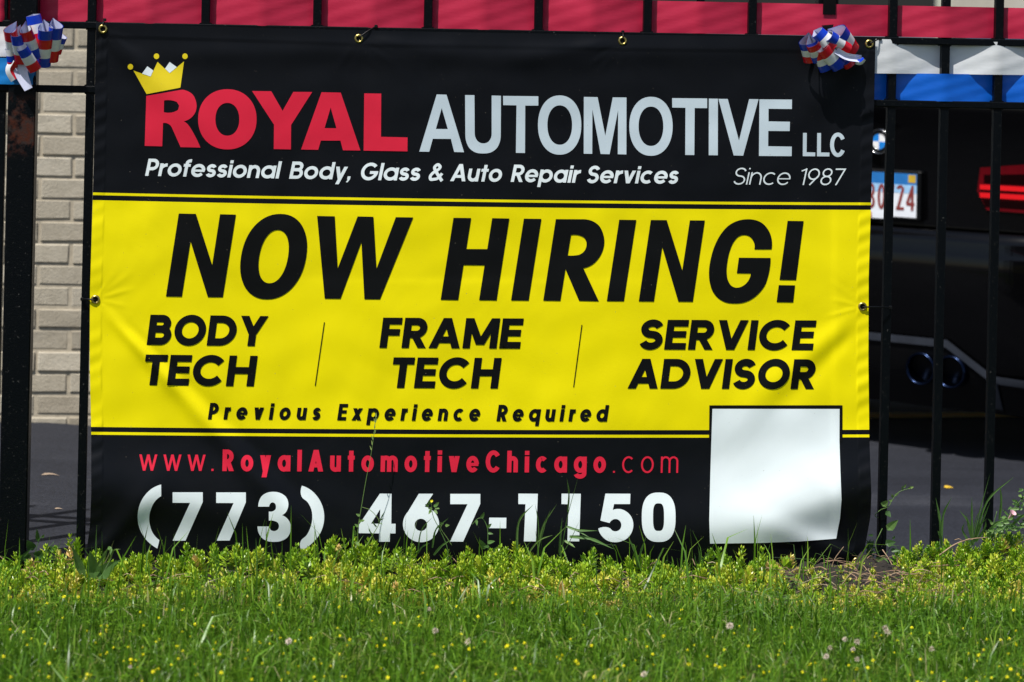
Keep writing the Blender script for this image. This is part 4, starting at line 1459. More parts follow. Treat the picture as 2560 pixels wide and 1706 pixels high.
# body loft
stn = [(0.34, .86, .22, 1.04, 1.185, .66), (0.6, .885, .2, 1.045, 1.205, .64), (0.8, .89, .2, 1.045, 1.215, .60), (1.2, .895, .2, 1.04, 1.32, .54), (1.6, .90, .2, 1.03, 1.425, .52), (2.2, .90, .2, 1.01, 1.45, .54), (2.8, .90, .2, 1.0, 1.38, .52),
       (3.25, .90, .2, .98, 1.15, .56), (3.5, .895, .2, .96, 1.0, .62), (4.1, .885, .2, .86, .92, .66), (4.4, .84, .2, .76, .83, .62), (4.56, .74, .24, .62, .72, .52), (4.63, .60, .32, .52, .58, .42)]
vs, fs = [], []
for (y, w, z0, zbelt, zt, wt) in stn:
    half = [(0, z0), (w * .7, z0), (w * .96, z0 + .07), (w * .995, .42), (w, .62), (w * .985, zbelt - .10), (w * .95, zbelt), (wt + (w * .95 - wt) * .25, zbelt + (zt - zbelt) * .72), (wt * .92, zt - .03 * (zt > 1.2)), (wt * .5, zt + .004), (0, zt + .01)]
    ring_ = [(x, y, z) for x, z in half] + [(-x, y, z) for x, z in half[-2:0:-1]]
    vs += ring_
k_ = len(ring_)
for s in range(len(stn) - 1):
    for i in range(k_):
        j = (i + 1) % k_
        fs.append((s * k_ + i, s * k_ + k_ + i, s * k_ + k_ + j, s * k_ + j))
fs += [tuple(range(k_)), tuple(range(len(stn) * k_ - 1, (len(stn) - 1) * k_ - 1, -1))]
# rear corner panels joined to the same body shell
xs_c = [.60, .66, .72, .78, .83, .86, .885]
zs_c = [.768, .80, .85, .9, .95, 1.0, 1.04, 1.08]
mbb = MB()
mbb.add(vs, fs)
for sgn in (1, -1):
    v2, f2 = strip_surface(zs_c, [sgn * x for x in xs_c])
    v2 = [(x, y + 0.004, z) for x, y, z in v2]
    nz_, nx_ = len(zs_c), len(xs_c)
    v2 += [(sgn * x, 0.36, 1.10) for x in xs_c] + [(sgn * .888, 0.40, z) for z in zs_c]
    f2 += [((nz_ - 1) * nx_ + i, (nz_ - 1) * nx_ + i + 1, nz_ * nx_ + i + 1, nz_ * nx_ + i) for i in range(nx_ - 1)]
    f2 += [(j * nx_ + nx_ - 1, nz_ * nx_ + nx_ + j, nz_ * nx_ + nx_ + j + 1, (j + 1) * nx_ + nx_ - 1) for j in range(nz_ - 1)]
    mbb.add(v2, f2 if sgn > 0 else [q[::-1] for q in f2])
mbb.build('body', M['car'], car, True, local=True)
# bumper
zs_b = [.16, .20, .24, .28, .34, .40, .46, .52, .58, .64, .68, .69, .70, .73, .762]
xs_b = [-.90, -.88, -.85, -.80, -.74, -.66, -.5, -.3, -.1, .1, .3, .5, .66, .74, .80, .85, .88, .90]
v2, f2 = strip_surface(zs_b, xs_b)
nX, nZ = len(xs_b), len(zs_b)
v2 += [(x, 0.45, .758) for x in xs_b] + [(sx * .905, 0.55, z) for sx in (-1, 1) for z in zs_b]
f2 += [((nZ - 1) * nX + i, (nZ - 1) * nX + i + 1, nZ * nX + i + 1, nZ * nX + i) for i in range(nX - 1)]
for q, (col_) in enumerate((0, nX - 1)):
    o0 = nZ * nX + nX + q * nZ
    for j in range(nZ - 1):
        f = (j * nX + col_, o0 + j, o0 + j + 1, (j + 1) * nX + col_)
        f2.append(f if q else f[::-1])
obj('bumper', v2, f2, M['car'], car, True, local=True)
# trunk lid
zs_t = [.770, .80, .86, .92, .98, 1.03, 1.08, 1.12, 1.16, 1.185, 1.195, 1.205]
xs_t = list(np.linspace(-.615, .615, 15))
v2, f2 = strip_surface(zs_t, xs_t)
nX, nZ = len(xs_t), len(zs_t)
v2 += [(x, 0.30, 1.215) for x in xs_t] + [(x, 0.72, 1.225) for x in xs_t]
for q in range(2):
    f2 += [((nZ - 1 + q) * nX + i, (nZ - 1 + q) * nX + i + 1, (nZ + q) * nX + i + 1, (nZ + q) * nX + i) for i in range(nX - 1)]
lid = obj('trunk_lid', v2, f2, M['car'], car, True, local=True)
# lamps: a unit on the lid and one on each rear wing
for sgn in (1, -1):
    mir = lambda p: [(sgn * x, z) for x, z in p]
    for a0, a1, first in ((.36, .608, True), (.622, .87, False)):
        pts = [(a0 + (.035 if first else 0), .838), (a1, .834), (a1, 1.004 + (.012 if not first else 0)), (a0 + (.012 if first else 0), .978 if first else 1.006), (a0, .90 if first else .94)]
        tl = patch('taillight', [mir(pts)], [], M['lamp_red'], 0.006)
        patch('dark_band', [mir([(a0 + .025, .928), (a1 - .01, .928), (a1 - .01, .968), (a0 + .025, .955)])], [], M['lamp_dark'], 0.008, tl)
        patch('dark_band', [mir([(a0 + .03, .850), (a1 - .01, .848), (a1 - .01, .872), (a0 + .02, .872)])], [], M['lamp_dark'], 0.008, tl)
        for z in (.914, .887):
            patch('light_bar', [mir([(a0 + .012, z - .008), (a1 - .012, z - .008), (a1 - .012, z + .008), (a0 + .012, z + .008)])], [], M['lamp_bar'], 0.010, tl)
# emblem
def disc(r, cx=0, cz=1.05, a0=0, a1=360, n=32):
    p = [(cx + r * math.cos(rad(a0 + (a1 - a0) * i / n)), cz + r * math.sin(rad(a0 + (a1 - a0) * i / n))) for i in range(n + 1)]
    return p[:-1] if a1 - a0 == 360 else [(cx, cz)] + p
yE = float(min(fascia(0, z_) for z_ in (1.01, 1.03, 1.05, 1.07, 1.09))) - .006
def eflat(name, poly, mat, off, parent):
    v, f = print_mesh([([[(x * 1000, z * 1000) for x, z in poly]], [])], lambda x, z: np.stack([x / 1000, np.full(len(x), yE - off), z / 1000], -1), 400)
    return obj(name, v, [q[::-1] for q in f], mat, parent, False, local=True)
em = eflat('round_emblem', disc(.041), M['trim'], 0, car)
em['label'] = 'round emblem with blue and white quarters'
mb = MB()
y_ = yE
mb.lathe([(.0385, y_ + .004), (.0395, y_ - .003), (.0418, y_ - .003), (.043, y_ + .004)], 40, 0, 'y', (0, 0, 1.05))
mb.lathe([(.0262, y_), (.0266, y_ - .0022), (.0274, y_ - .0022), (.028, y_)], 40, 0, 'y', (0, 0, 1.05))
mb.build('chrome_ring', M['chrome'], em, True, local=True)
for k in range(4):
    eflat('emblem_quarter', disc(.0262, a0=90 * k, a1=90 * k + 90, n=12), M['badge_white'] if k % 2 == 0 else M['badge_blue'], .0015, em)
# plate
PZ = 0.872
def rect(x0, x1, z0, z1):
    return [(x0, z0), (x1, z0), (x1, z1), (x0, z1)]
mb = MB()
yp_ = float(fascia(0, PZ)) - .03
mb.box((-.162, yp_, PZ - .086), (.162, yp_ + .05, PZ + .084), 0, .006)
fr = mb.build('plate_frame', M['trim'], car, local=True)
def flat(name, polys, mat, off, parent):
    v, f = print_mesh([([[(x * 1000, z * 1000) for x, z in p] for p in pl], []) for pl in polys], lambda x, z: np.stack([x / 1000, np.full(len(x), yp_ - off), z / 1000], -1), 400)
    return obj(name, v, [q[::-1] for q in f], mat, parent, False, local=True)
flat('plate', [[rect(-.15, .15, PZ - .074, PZ + .074)]], M['plate_white'], .001, fr)
flat('plate_band', [[rect(-.15, .15, PZ + .036, PZ + .074)]], M['plate_blue'], .0018, fr)
flat('plate_band', [[rect(-.15, .15, PZ + .008, PZ + .036)]], M['plate_sky'], .0018, fr)
gl = []
cap_ = .084
for ch, x in zip('30724', (-.040, .000, .036, .073, .110)):
    Pg, W = glyph(ch, .12, .60)
    gl.append([[(x + px_ * cap_, PZ - .050 + pz_ * cap_) for px_, pz_ in poly] for poly in Pg])
flat('lettering', gl, M['plate_red'], .0026, fr)
flat('sticker', [[rect(.118, .146, PZ + .044, PZ + .070)]], M['sticker'], .0026, fr)
flat('frame_stripe', [[rect(-.045, -.034, PZ - .083, PZ - .062)]], M['flag_red'], .0026, fr)
flat('frame_stripe', [[rect(-.033, -.022, PZ - .083, PZ - .062)]], M['orange'], .0026, fr)
flat('frame_stripe', [[rect(-.058, -.046, PZ - .083, PZ - .062)]], M['flag_blue'], .0026, fr)
flat('frame_text_strip', [[rect(-.020, .04, PZ - .083, PZ - .062)]], M['plate_white'], .0026, fr)
# diffuser with its grey edge and the exhaust tips
hexa = [(-.46, .165), (.46, .165), (.455, .285), (.30, .392), (-.30, .392), (-.455, .285)]
df = patch('diffuser', [hexa], [], M['trim'], .004)
edge = [[tuple(p) for p in q] for q in stroke([(-.86, .265), (-.455, .285), (-.30, .392), (.30, .392), (.455, .285), (.86, .265)], .026)]
edge += [[tuple(p) for p in q] for sgn in (-1, 1) for q in stroke([(sgn * .455, .285), (sgn * .445, .18)], .028)]
patch('diffuser_edge', edge, [], M['edge'], .010, df)
for x in (-.315, -.205, .205, .315):
    mb = MB()
    y0 = float(fascia(x, .30)) - .035
    mb.lathe([(.044, y0 + .20), (.046, y0 + .01), (.048, y0), (.053, y0 - .002), (.055, y0 + .006), (.054, y0 + .2)], 28, 0, 'y', (x, 0, .300))
    t_ = mb.build('exhaust_tip', M['burnt'], car, True, local=True)
    mb = MB()
    mb.lathe([(0.0, y0 + .12), (.045, y0 + .12)], 20, 0, 'y', (x, 0, .300))
    mb.build('exhaust_bore', M['tyre'], t_, local=True)
# reflector, windows, wheels
for sgn in (1, -1):
    patch('reflector', [[(sgn * .62, .30), (sgn * .82, .315), (sgn * .82, .335), (sgn * .62, .325)]], [], M['lamp_dark'], .008)
def pane(name, q):
    return obj(name, q, [(0, 1, 2, 3)], M['dark_glass'], car, local=True)
pane('rear_window', [(-.50, .86, 1.245), (.50, .86, 1.245), (.45, 1.56, 1.434), (-.45, 1.56, 1.434)])
pane('windscreen', [(.52, 3.36, 1.10), (-.52, 3.36, 1.10), (-.46, 2.86, 1.375), (.46, 2.86, 1.375)])
for sgn in (1, -1):
    for y0, y1, u0, u1 in ((1.05, 1.95, 1.5, 1.95), (2.02, 3.05, 2.02, 2.75)):
        q = [(sgn * .862, y0, 1.06), (sgn * .862, y1, 1.045), (sgn * .64, u1, 1.34), (sgn * .64, u0, 1.34)]
        pane('side_window', q if sgn > 0 else q[::-1])
for y in (0.98, 3.78):
    for sgn in (1, -1):
        x1, x0 = sgn * .905, sgn * .66
        mb = MB()
        mb.lathe([(.20, x0), (.30, x0), (.325, x0 + sgn * .03), (.328, x0 + sgn * .12), (.325, x1 - sgn * .03), (.30, x1), (.235, x1 - sgn * .005), (.23, x1 - sgn * .02)], 40, 0, 'x', (0, y, .328))
        wh = mb.build('tyre', M['tyre'], car, True, local=True)
        mb = MB()
        mb.lathe([(.232, x1 - sgn * .02), (.225, x1 - sgn * .004), (.215, x1 - sgn * .01), (.21, x1 - sgn * .06), (.05, x1 - sgn * .06)], 40, 0, 'x', (0, y, .328))
        for s in range(10):
            a = 2 * math.pi * s / 10
            mb.tube([(x1 - sgn * .03, y + .03 * math.cos(a), .328 + .03 * math.sin(a)), (x1 - sgn * .012, y + .22 * math.cos(a), .328 + .22 * math.sin(a))], .017, .011, 6)
        mb.lathe([(0, x1 - sgn * .015), (.05, x1 - sgn * .02), (.055, x1 - sgn * .06)], 20, 0, 'x', (0, y, .328))
        mb.build('rim', M['rim'], wh, True, local=True)
for sgn in (1, -1):
    mb = MB()
    mb.box((sgn * .90 - .0, 2.95, 1.02), (sgn * .90 + sgn * .16 if sgn > 0 else sgn * .90, 3.12, 1.14), 0, .02) if sgn > 0 else mb.box((-1.06, 2.95, 1.02), (-.90, 3.12, 1.14), 0, .02)
    mb.build('wing_mirror', M['car'], car, True, local=True)

# ------------------------------------------------------------------ lawn
M['grass'] = leafy('grass', [(0.0, (0.028, 0.075, 0.005)), (0.35, (0.072, 0.180, 0.010)), (0.62, (0.130, 0.275, 0.016)), (0.86, (0.24, 0.38, 0.040)), (0.93, (0.30, 0.30, 0.10)), (1.0, (0.48, 0.45, 0.25))], 0.36, 0.35, 0.42)
M['sedum'] = leafy('stonecrop', [(0.0, (0.10, 0.24, 0.010)), (0.4, (0.29, 0.44, 0.020)), (0.7, (0.54, 0.54, 0.055)), (0.88, (0.70, 0.60, 0.17)), (1.0, (0.60, 0.40, 0.16))], 0.34, 0.10, 0.5)
M['weed'] = leafy('weed leaves', [(0.0, (0.03, 0.08, 0.02)), (0.5, (0.12, 0.235, 0.06)), (0.85, (0.24, 0.34, 0.10)), (1.0, (0.45, 0.38, 0.19))], 0.42, 0.3, 0.35)
M['litter'] = leafy('stem litter', [(0.0, (0.10, 0.065, 0.04)), (0.5, (0.26, 0.18, 0.11)), (0.8, (0.36, 0.21, 0.15)), (1.0, (0.42, 0.36, 0.22))], 0.7, 0.0, 0.2)
M['straw'] = simple('dry stems', (0.33, 0.22, 0.14), 0.7, 0.3, 0, 0.3, 60)

def soft(x, a, b_):
    return np.clip((x - a) / (b_ - a), 0, 1)
# height of the stonecrop along the fence, read along its top edge
SP = [(-60, 1395), (60, 1395), (120, 1375), (150, 1350), (190, 1334), (225, 1372), (270, 1398), (330, 1385), (400, 1374), (470, 1362), (560, 1352), (620, 1348), (690, 1362), (760, 1352), (820, 1335), (870, 1342), (930, 1342), (1000, 1366), (1100, 1378), (1190, 1350),
      (1290, 1338), (1350, 1358), (1450, 1384), (1530, 1380), (1640, 1398), (1700, 1398), (1770, 1386), (1830, 1376), (1900, 1386), (1960, 1382), (2010, 1396), (2060, 1408), (2090, 1425), (2125, 1450), (2190, 1452), (2230, 1430), (2260, 1375), (2330, 1362), (2400, 1356), (2480, 1336), (2560, 1336), (2700, 1340)]
SX = np.array([at(x, y, -0.12)[0] for x, y in SP])
SZ = np.array([at(x, y, -0.12)[2] for x, y in SP])
def bed_top(x):
    return np.interp(x, SX, SZ)
XSOIL0, XSOIL1 = float(at(2095, 1440, -0.12)[0]), float(at(2245, 1440, -0.12)[0])
def in_soil(x, y):
    return np.clip(1.25 * G_(x, (XSOIL0 + XSOIL1) / 2 + 0.01 - 0.10 * soft(-y, .2, .5), 0.15) * G_(y, -0.31, 0.27), 0, 1)

def blades(n, x, y, hmean, hsd, wmean, lean, tint, zoff=0.0):
    h = np.clip(rng.normal(hmean, hsd, n), hmean * 0.35, hmean * 2.4)
    w = np.clip(rng.normal(wmean, wmean * 0.3, n), wmean * 0.4, wmean * 2)
    az = rng.uniform(0, 2 * math.pi, n)
    ln = np.abs(rng.normal(0, lean, n))
    fa = rng.uniform(0, 2 * math.pi, n)
    z0 = ground_z(x, y) + zoff
    sx, sy = np.cos(fa) * w / 2, np.sin(fa) * w / 2
    dx, dy = np.cos(az), np.sin(az)
    m1 = 0.55
    o1 = ln * h * 0.30
    o2 = ln * h
    z1 = h * m1
    z2 = h * np.clip(1 - 0.42 * ln ** 1.5, 0.25, 1)
    V = np.empty((n, 6, 3))
    V[:, 0] = np.stack([x - sx, y - sy, z0 - 0.004], -1)
    V[:, 1] = np.stack([x + sx, y + sy, z0 - 0.004], -1)
    V[:, 2] = np.stack([x + dx * o1 + sx * 0.8, y + dy * o1 + sy * 0.8, z0 + z1], -1)
    V[:, 3] = np.stack([x + dx * o1 - sx * 0.8, y + dy * o1 - sy * 0.8, z0 + z1], -1)
    V[:, 4] = np.stack([x + dx * o2 + sx * 0.08, y + dy * o2 + sy * 0.08, z0 + z2], -1)
    V[:, 5] = np.stack([x + dx * o2 - sx * 0.08, y + dy * o2 - sy * 0.08, z0 + z2], -1)
    b0 = np.arange(n)[:, None] * 6
    Fq = np.concatenate([b0 + np.array([0, 1, 2, 3]), b0 + np.array([3, 2, 4, 5])], 1).reshape(-1, 4)
    return V.reshape(-1, 3), Fq, np.repeat(np.clip(tint, 0, 1), 6)

AV, AF, AT = [], [], []
def push(v, f, t):
    off = sum(len(a) for a in AV)
    AV.append(v)
    AF.append(f + off)
    AT.append(t)
def patchy(x, y):
    return 0.5 + 0.28 * np.sin(x * 7.3 + 2 * np.sin(y * 5)) * np.sin(y * 9 + 1.5 * np.sin(x * 6)) + 0.18 * np.sin(x * 21 + y * 17)
# fine turf
n = 150000
x = rng.uniform(-1.6, 1.6, n)
y = rng.uniform(-1.45, -0.26, n)
keep = rng.random(n) < np.clip(soft(-y + 0.03 * np.sin(x * 6 + 1), 0.38, 0.60) * 1.0 + 0.03, 0, 1) * (1 - 0.97 * in_soil(x, y))
x, y = x[keep], y[keep]
t = np.clip(rng.normal(0.42, 0.22, len(x)) + 0.26 * (patchy(x, y) - 0.5), 0.02, 0.88)
t = np.where(rng.random(len(x)) < 0.035, rng.uniform(0.9, 1.0, len(x)), t)
push(*blades(len(x), x, y, 0.038, 0.013, 0.0024, 0.7, t))
# longer and broader blades
n = 9000
x = rng.uniform(-1.6, 1.6, n)
y = rng.uniform(-1.4, -0.22, n)
pk = (patchy(x * 1.3 + 3, y * 1.2) > 0.45) & (rng.random(n) < soft(-y, 0.42, 0.62)) & (rng.random(n) > 1.0 * in_soil(x, y))
x, y = x[pk], y[pk]
push(*blades(len(x), x, y, 0.072, 0.022, 0.0042, 0.6, np.clip(rng.normal(0.42, 0.16, len(x)), 0.05, 0.86)))
# fringe of tall blades in front of the stonecrop
n = 520
x = rng.uniform(-1.5, 1.5, n)
y = rng.uniform(-0.66, -0.36, n)
kp = rng.random(n) > 1.1 * in_soil(x, y)
x, y, n = x[kp], y[kp], int(kp.sum())
push(*blades(n, x, y, 0.085, 0.03, 0.0042, 0.5, np.clip(rng.normal(0.42, 0.16, n), 0.05, 0.95)))
n = 420
x = rng.uniform(-1.5, 1.5, n)
y = rng.uniform(-0.42, -0.08, n)
kp = rng.random(n) > in_soil(x, y) * 0.7
x, y = x[kp], y[kp]
push(*blades(len(x), x, y, 0.085, 0.035, 0.0036, 0.6, np.clip(rng.normal(0.45, 0.2, len(x)), 0.05, 0.97), 0.02))
# flat blades and cut thatch lying in the turf
n = 11000
x = rng.uniform(-1.6, 1.6, n)
y = rng.uniform(-1.4, -0.40, n)
kp = rng.random(n) < 0.25 + 0.75 * (patchy(x * 1.7, y * 1.5 + 2) > 0.5)
x, y = x[kp], y[kp]
push(*blades(len(x), x, y, 0.045, 0.016, 0.0034, 1.15, np.where(rng.random(len(x)) < 0.08, rng.uniform(0.9, 1, len(x)), np.clip(rng.normal(0.62, 0.2, len(x)), 0.1, 0.88)), 0.012))
# coarse turf farther out
n = 45000
x = rng.uniform(-4, 4, n)
y = rng.uniform(-3.8, -0.3, n)
kp = (np.abs(x) > 1.5) | (y < -1.4)
x, y = x[kp], y[kp]
push(*blades(len(x), x, y, 0.055, 0.014, 0.006, 0.6, np.clip(rng.normal(0.42, 0.16, len(x)), 0.02, 0.88)))
# small round clover leaves low in the turf
n = 9000
x = rng.uniform(-1.6, 1.6, n)
y = rng.uniform(-1.4, -0.26, n)
pk = rng.random(n) < (0.35 + 0.6 * (patchy(x * 0.8 + 1, y * 0.9 + 4) > 0.5))
x, y = x[pk], y[pk]
n = len(x)
r = rng.uniform(0.004, 0.0075, n)
z = ground_z(x, y) + rng.uniform(0.018, 0.045, n)
V = np.empty((n, 12, 3))
a0 = rng.uniform(0, 6.28, n)
for k in range(3):
    a = a0 + k * 2.094
    tl = rng.uniform(-0.1, 0.5, n)
    c, s = np.cos(a), np.sin(a)
    V[:, k * 4 + 0] = np.stack([x, y, z], -1)
    V[:, k * 4 + 1] = np.stack([x + r * (0.8 * c - 0.55 * s), y + r * (0.8 * s + 0.55 * c), z + r * tl * 0.8], -1)
    V[:, k * 4 + 2] = np.stack([x + r * 1.35 * c, y + r * 1.35 * s, z + r * tl * 1.35], -1)
    V[:, k * 4 + 3] = np.stack([x + r * (0.8 * c + 0.55 * s), y + r * (0.8 * s - 0.55 * c), z + r * tl * 0.8], -1)
b0 = np.arange(n)[:, None] * 12
push(V.reshape(-1, 3), np.concatenate([b0 + np.array([3, 2, 1, 0]) + 4 * k for k in range(3)], 1).reshape(-1, 4), np.repeat(np.clip(rng.normal(0.5, 0.12, n), 0.1, 0.8), 12))
tag(obj('grass', np.concatenate(AV), np.concatenate(AF), M['grass'], None, True, None, np.concatenate(AT)), 'mown lawn of mixed grass and clover leaves', 'grass', kind='stuff')

# stonecrop mat
def sprig(nw, L, leaf, spread):
    """leaves in whorls on a short stem: local verts (leaf = 4 verts, folded)"""
    V, wts = [], []
    for k in range(nw):
        t = k / (nw - 1)
        for j in range(5):
            a = j * 2 * math.pi / 5 + k * 0.63
            el = rad(18 + 52 * t)
            ll = leaf * (0.75 + 0.5 * math.sin(math.pi * (0.25 + 0.7 * t))) * random.uniform(0.8, 1.15)
            d = np.array([math.cos(a) * math.cos(el), math.sin(a) * math.cos(el), math.sin(el)])
            s = np.array([-math.sin(a), math.cos(a), 0])
            up = np.cross(d, s) * -1
            b_ = np.array([0, 0, L * t]) + d * 0.0008
            wv = ll * 0.25
            V += [b_, b_ + d * ll * 0.55 + s * wv + up * wv * 0.35, b_ + d * ll + up * ll * 0.06, b_ + d * ll * 0.55 - s * wv + up * wv * 0.35]
    return np.array(V)
protos = [sprig(random.choice([4, 5, 5, 6]), random.uniform(0.024, 0.040), random.uniform(0.0125, 0.0165), 0) for _ in range(8)]
AV, AF, AT = [], [], []
def scatter(x, y, ztip, tint, scl=1.0):
    for i in range(len(x)):
        p = protos[rng.integers(8)] * (scl * rng.uniform(0.8, 1.25))
        H = p[:, 2].max()
        a = rng.uniform(0, 6.28)
        tl = rng.normal(0, 0.30)
        ta = rng.uniform(0, 6.28)
        R_ = np.array(Matrix.Rotation(tl, 3, Vector((math.cos(ta), math.sin(ta), 0))) @ Matrix.Rotation(a, 3, 'Z'))
        q = p @ R_.T + np.array([x[i], y[i], ztip[i] - H * 0.9])
        push(q, (np.arange(len(p) // 4)[:, None] * 4 + np.array([0, 1, 2, 3])), np.clip(np.repeat(tint[i] + rng.normal(0, 0.10, len(p) // 4), 4), 0, 1))
n = 2900
x = rng.uniform(-1.75, 1.75, n)
y = -0.045 - 0.43 * rng.random(n) ** 0.9
bt = bed_top(x)
front = soft(-y, 0.10, 0.40)
ztip = bt * (1 - 0.70 * front ** 1.1) * rng.uniform(0.62, 1.03, n)
keep = (rng.random(n) > 1.25 * in_soil(x, y)) & (bt > 0.02)
hl = 0.5 + 0.5 * np.sin(x * 31 + 2.5 * np.sin(x * 11)) * np.sin(y * 38 + 4 * np.sin(x * 17))
ztip = ztip * (0.66 + 0.40 * hl)
keep &= rng.random(n) < 0.45 + 0.55 * hl
lump = 0.5 + 0.5 * np.sin(x * 23 + 3 * np.sin(x * 7)) * np.sin(y * 30 + x * 9)
tint = np.clip(0.24 + 0.42 * front * (0.35 + lump) + 0.12 * lump + rng.normal(0, 0.10, n), 0.02, 1)
tint = np.where(rng.random(n) < 0.02, 0.94, tint)
x, y, ztip, tint = x[keep], y[keep], ztip[keep], tint[keep]
scatter(x, y, np.maximum(ztip, 0.02), tint)
# the fuller heap right of the bare soil
n = 520
x = rng.uniform(XSOIL1 - 0.01, 1.75, n)
y = -0.045 - 0.38 * rng.random(n)
bt = bed_top(x)
scatter(x, y, np.maximum(bt * (1 - 0.6 * soft(-y, 0.12, 0.42)) * rng.uniform(0.6, 1.0, n), 0.02), np.clip(rng.normal(0.32, 0.20, n), 0, 0.9), 0.85)
# under-layer fills the gaps near the ground
n = 700
x = rng.uniform(-1.75, 1.75, n)
y = rng.uniform(-0.40, -0.05, n)
bt = bed_top(x)
keep = (rng.random(n) > 1.3 * in_soil(x, y)) & (bt > 0.02)
x, y, bt = x[keep], y[keep], bt[keep]
scatter(x, y, np.maximum(bt * (1 - 0.7 * soft(-y, 0.1, 0.4)) * rng.uniform(0.3, 0.7, len(x)), 0.018), np.clip(rng.normal(0.22, 0.16, len(x)), 0, 1))
# wilted sprigs lying over the disturbed soil
n = 330
x = rng.normal((XSOIL0 + XSOIL1) / 2 + 0.01, 0.15, n)
y = rng.uniform(-0.50, -0.12, n)
scatter(x, y, rng.uniform(0.020, 0.045, n), np.clip(rng.normal(0.55, 0.2, n), 0, 1), 0.8)
tag(obj('stonecrop', np.concatenate(AV), np.concatenate(AF), M['sedum'], None, False, None, np.concatenate(AT)), 'yellow green stonecrop mat along the foot of the banner', 'ground cover', kind='stuff')
# pale stems under the sprigs
mb = MB()
for i in range(260):
    X = random.uniform(-1.6, 1.6)
    Yy = random.uniform(-0.36, -0.06)
    a = random.uniform(0, 6.28)
    L = random.uniform(0.02, 0.07)
    zz = random.uniform(0.008, 0.03)
    mb.tube([(X, Yy, zz), (X + L * .5 * math.cos(a), Yy + L * .5 * math.sin(a), zz + 0.008), (X + L * math.cos(a), Yy + L * math.sin(a), zz + random.uniform(-.006, .012))], 0.0012, 0.0008, 4, 0, random.random())
for i in range(120):
    X = random.gauss((XSOIL0 + XSOIL1) / 2, 0.12)
    Yy = random.uniform(-0.46, -0.06)
    a = random.gauss(0, 0.9) + (math.pi if random.random() < .5 else 0)
    L = random.uniform(0.03, 0.11)
    zz = random.uniform(0.018, 0.05)
    mb.tube(curve_pts([(X, Yy, zz), (X + L * .4 * math.cos(a), Yy + L * .4 * math.sin(a), zz + random.uniform(.0, .016)), (X + L * math.cos(a + .4), Yy + L * math.sin(a + .4), zz + random.uniform(-.012, .012))], 4), random.uniform(.0007, .0014), 0.0005, 5, 0, random.random())
tag(mb.build('stem_litter', M['litter'], None, True, tint=True), 'dry creeping stems under the stonecrop', 'stems', kind='stuff')

# (stem litter over the bare soil belongs to the same mass)
# disturbed soil heap at the banner's right corner
hx = np.linspace(XSOIL0 - 0.24, XSOIL1 + 0.14, 110)
hy = np.linspace(-0.50, 0.02, 120)
HX, HY = np.meshgrid(hx, hy)
ctr = (XSOIL0 + XSOIL1) / 2 + 0.02
HZ = 0.030 * G_(HX, ctr, 0.11) * G_(HY, -0.13, 0.12) + 0.004
for _ in range(420):
    cx_, cy_ = rng.uniform(hx[0], hx[-1]), rng.uniform(-0.40, 0.0)
    s_ = rng.uniform(0.005, 0.022)
    HZ += s_ * 0.5 * np.maximum(0, 1 - ((HX - cx_) ** 2 + (HY - cy_) ** 2) / s_ ** 2) * rng.uniform(0.3, 1)
HZ += rng.normal(0, 0.0022, HZ.shape)
edge_ = np.minimum(np.minimum(soft(HX, hx[0], hx[0] + .1), soft(-HX, -hx[-1], -hx[-1] + .1)), soft(HY, -0.42, -0.30))
HZ = HZ * edge_ - 0.012 * (1 - edge_) + ground_z(HX, HY)
nn = len(hx)
ff = [(j * nn + i, j * nn + i + 1, (j + 1) * nn + i + 1, (j + 1) * nn + i) for j in range(len(hy) - 1) for i in range(nn - 1)]
tag(obj('soil', np.stack([HX, HY, HZ], -1).reshape(-1, 3).tolist(), ff, M['soil'], None, True), 'bare crumbly soil at the lower right corner of the banner', 'soil', kind='structure')

# ------------------------------------------------------------------ flowers
M['petal_yellow'] = simple('yellow petals', (0.88, 0.76, 0.010), 0.5, 0.3, 0, 0.25, 300)
M['petal_white'] = simple('clover petals', (0.55, 0.46, 0.38), 0.6, 0.3, 0, 0.25, 200)
M['petal_pink'] = simple('pink petals', (0.62, 0.38, 0.42), 0.5, 0.3, 0, 0.15, 100)
def flower_mesh(r, npet, spread):
    mb = MB()
    for k in range(npet):
        u = (k + 0.5) / npet
        el = math.asin(1 - 1.45 * u)
        a = k * 2.399963
        d = Vector((math.cos(a) * math.cos(el), math.sin(a) * math.cos(el), math.sin(el)))
        mb.leaf(d * r * 0.25, d, r * random.uniform(0.75, 1.0), r * spread, 0.3, 0.3, normal=(0, 0, 1), n=2)
    return mb
fy = flower_mesh(0.0042, 16, 0.7).build('yellow_flower', M['petal_yellow'])
tag(fy, 'tiny yellow flower head in the lawn', 'flower', 'tiny yellow flowers in the grass')
sp_ = []
while len(sp_) < 290:
    px_, py_ = random.uniform(-10, 2570), 1450 + 262 * random.random() ** 0.62
    if px_ > 1000 and random.random() < 0.35 and py_ < 1600:
        continue
    if py_ < 1500 and random.random() < 0.6:
        continue
    p = at_z(px_, py_, 0.048)
    if -1.35 < p[1] < -0.22:
        sp_.append(p)
for i, p in enumerate(sp_):
    o = fy if i == 0 else fy.copy()
    if i:
        COL.objects.link(o)
    o.location = (p[0], p[1], float(ground_z(p[0], p[1])) + random.uniform(0.036, 0.058))
    o.rotation_euler = (random.uniform(-.5, .5), random.uniform(-.5, .5), random.uniform(0, 6))
    s = random.uniform(0.5, 0.95)
    o.scale = (s, s, s)
fw = flower_mesh(0.0088, 44, 0.36).build('clover_flower', M['petal_white'])
tag(fw, 'whitish clover flower head standing in the lawn', 'flower', 'white clover heads in the grass')
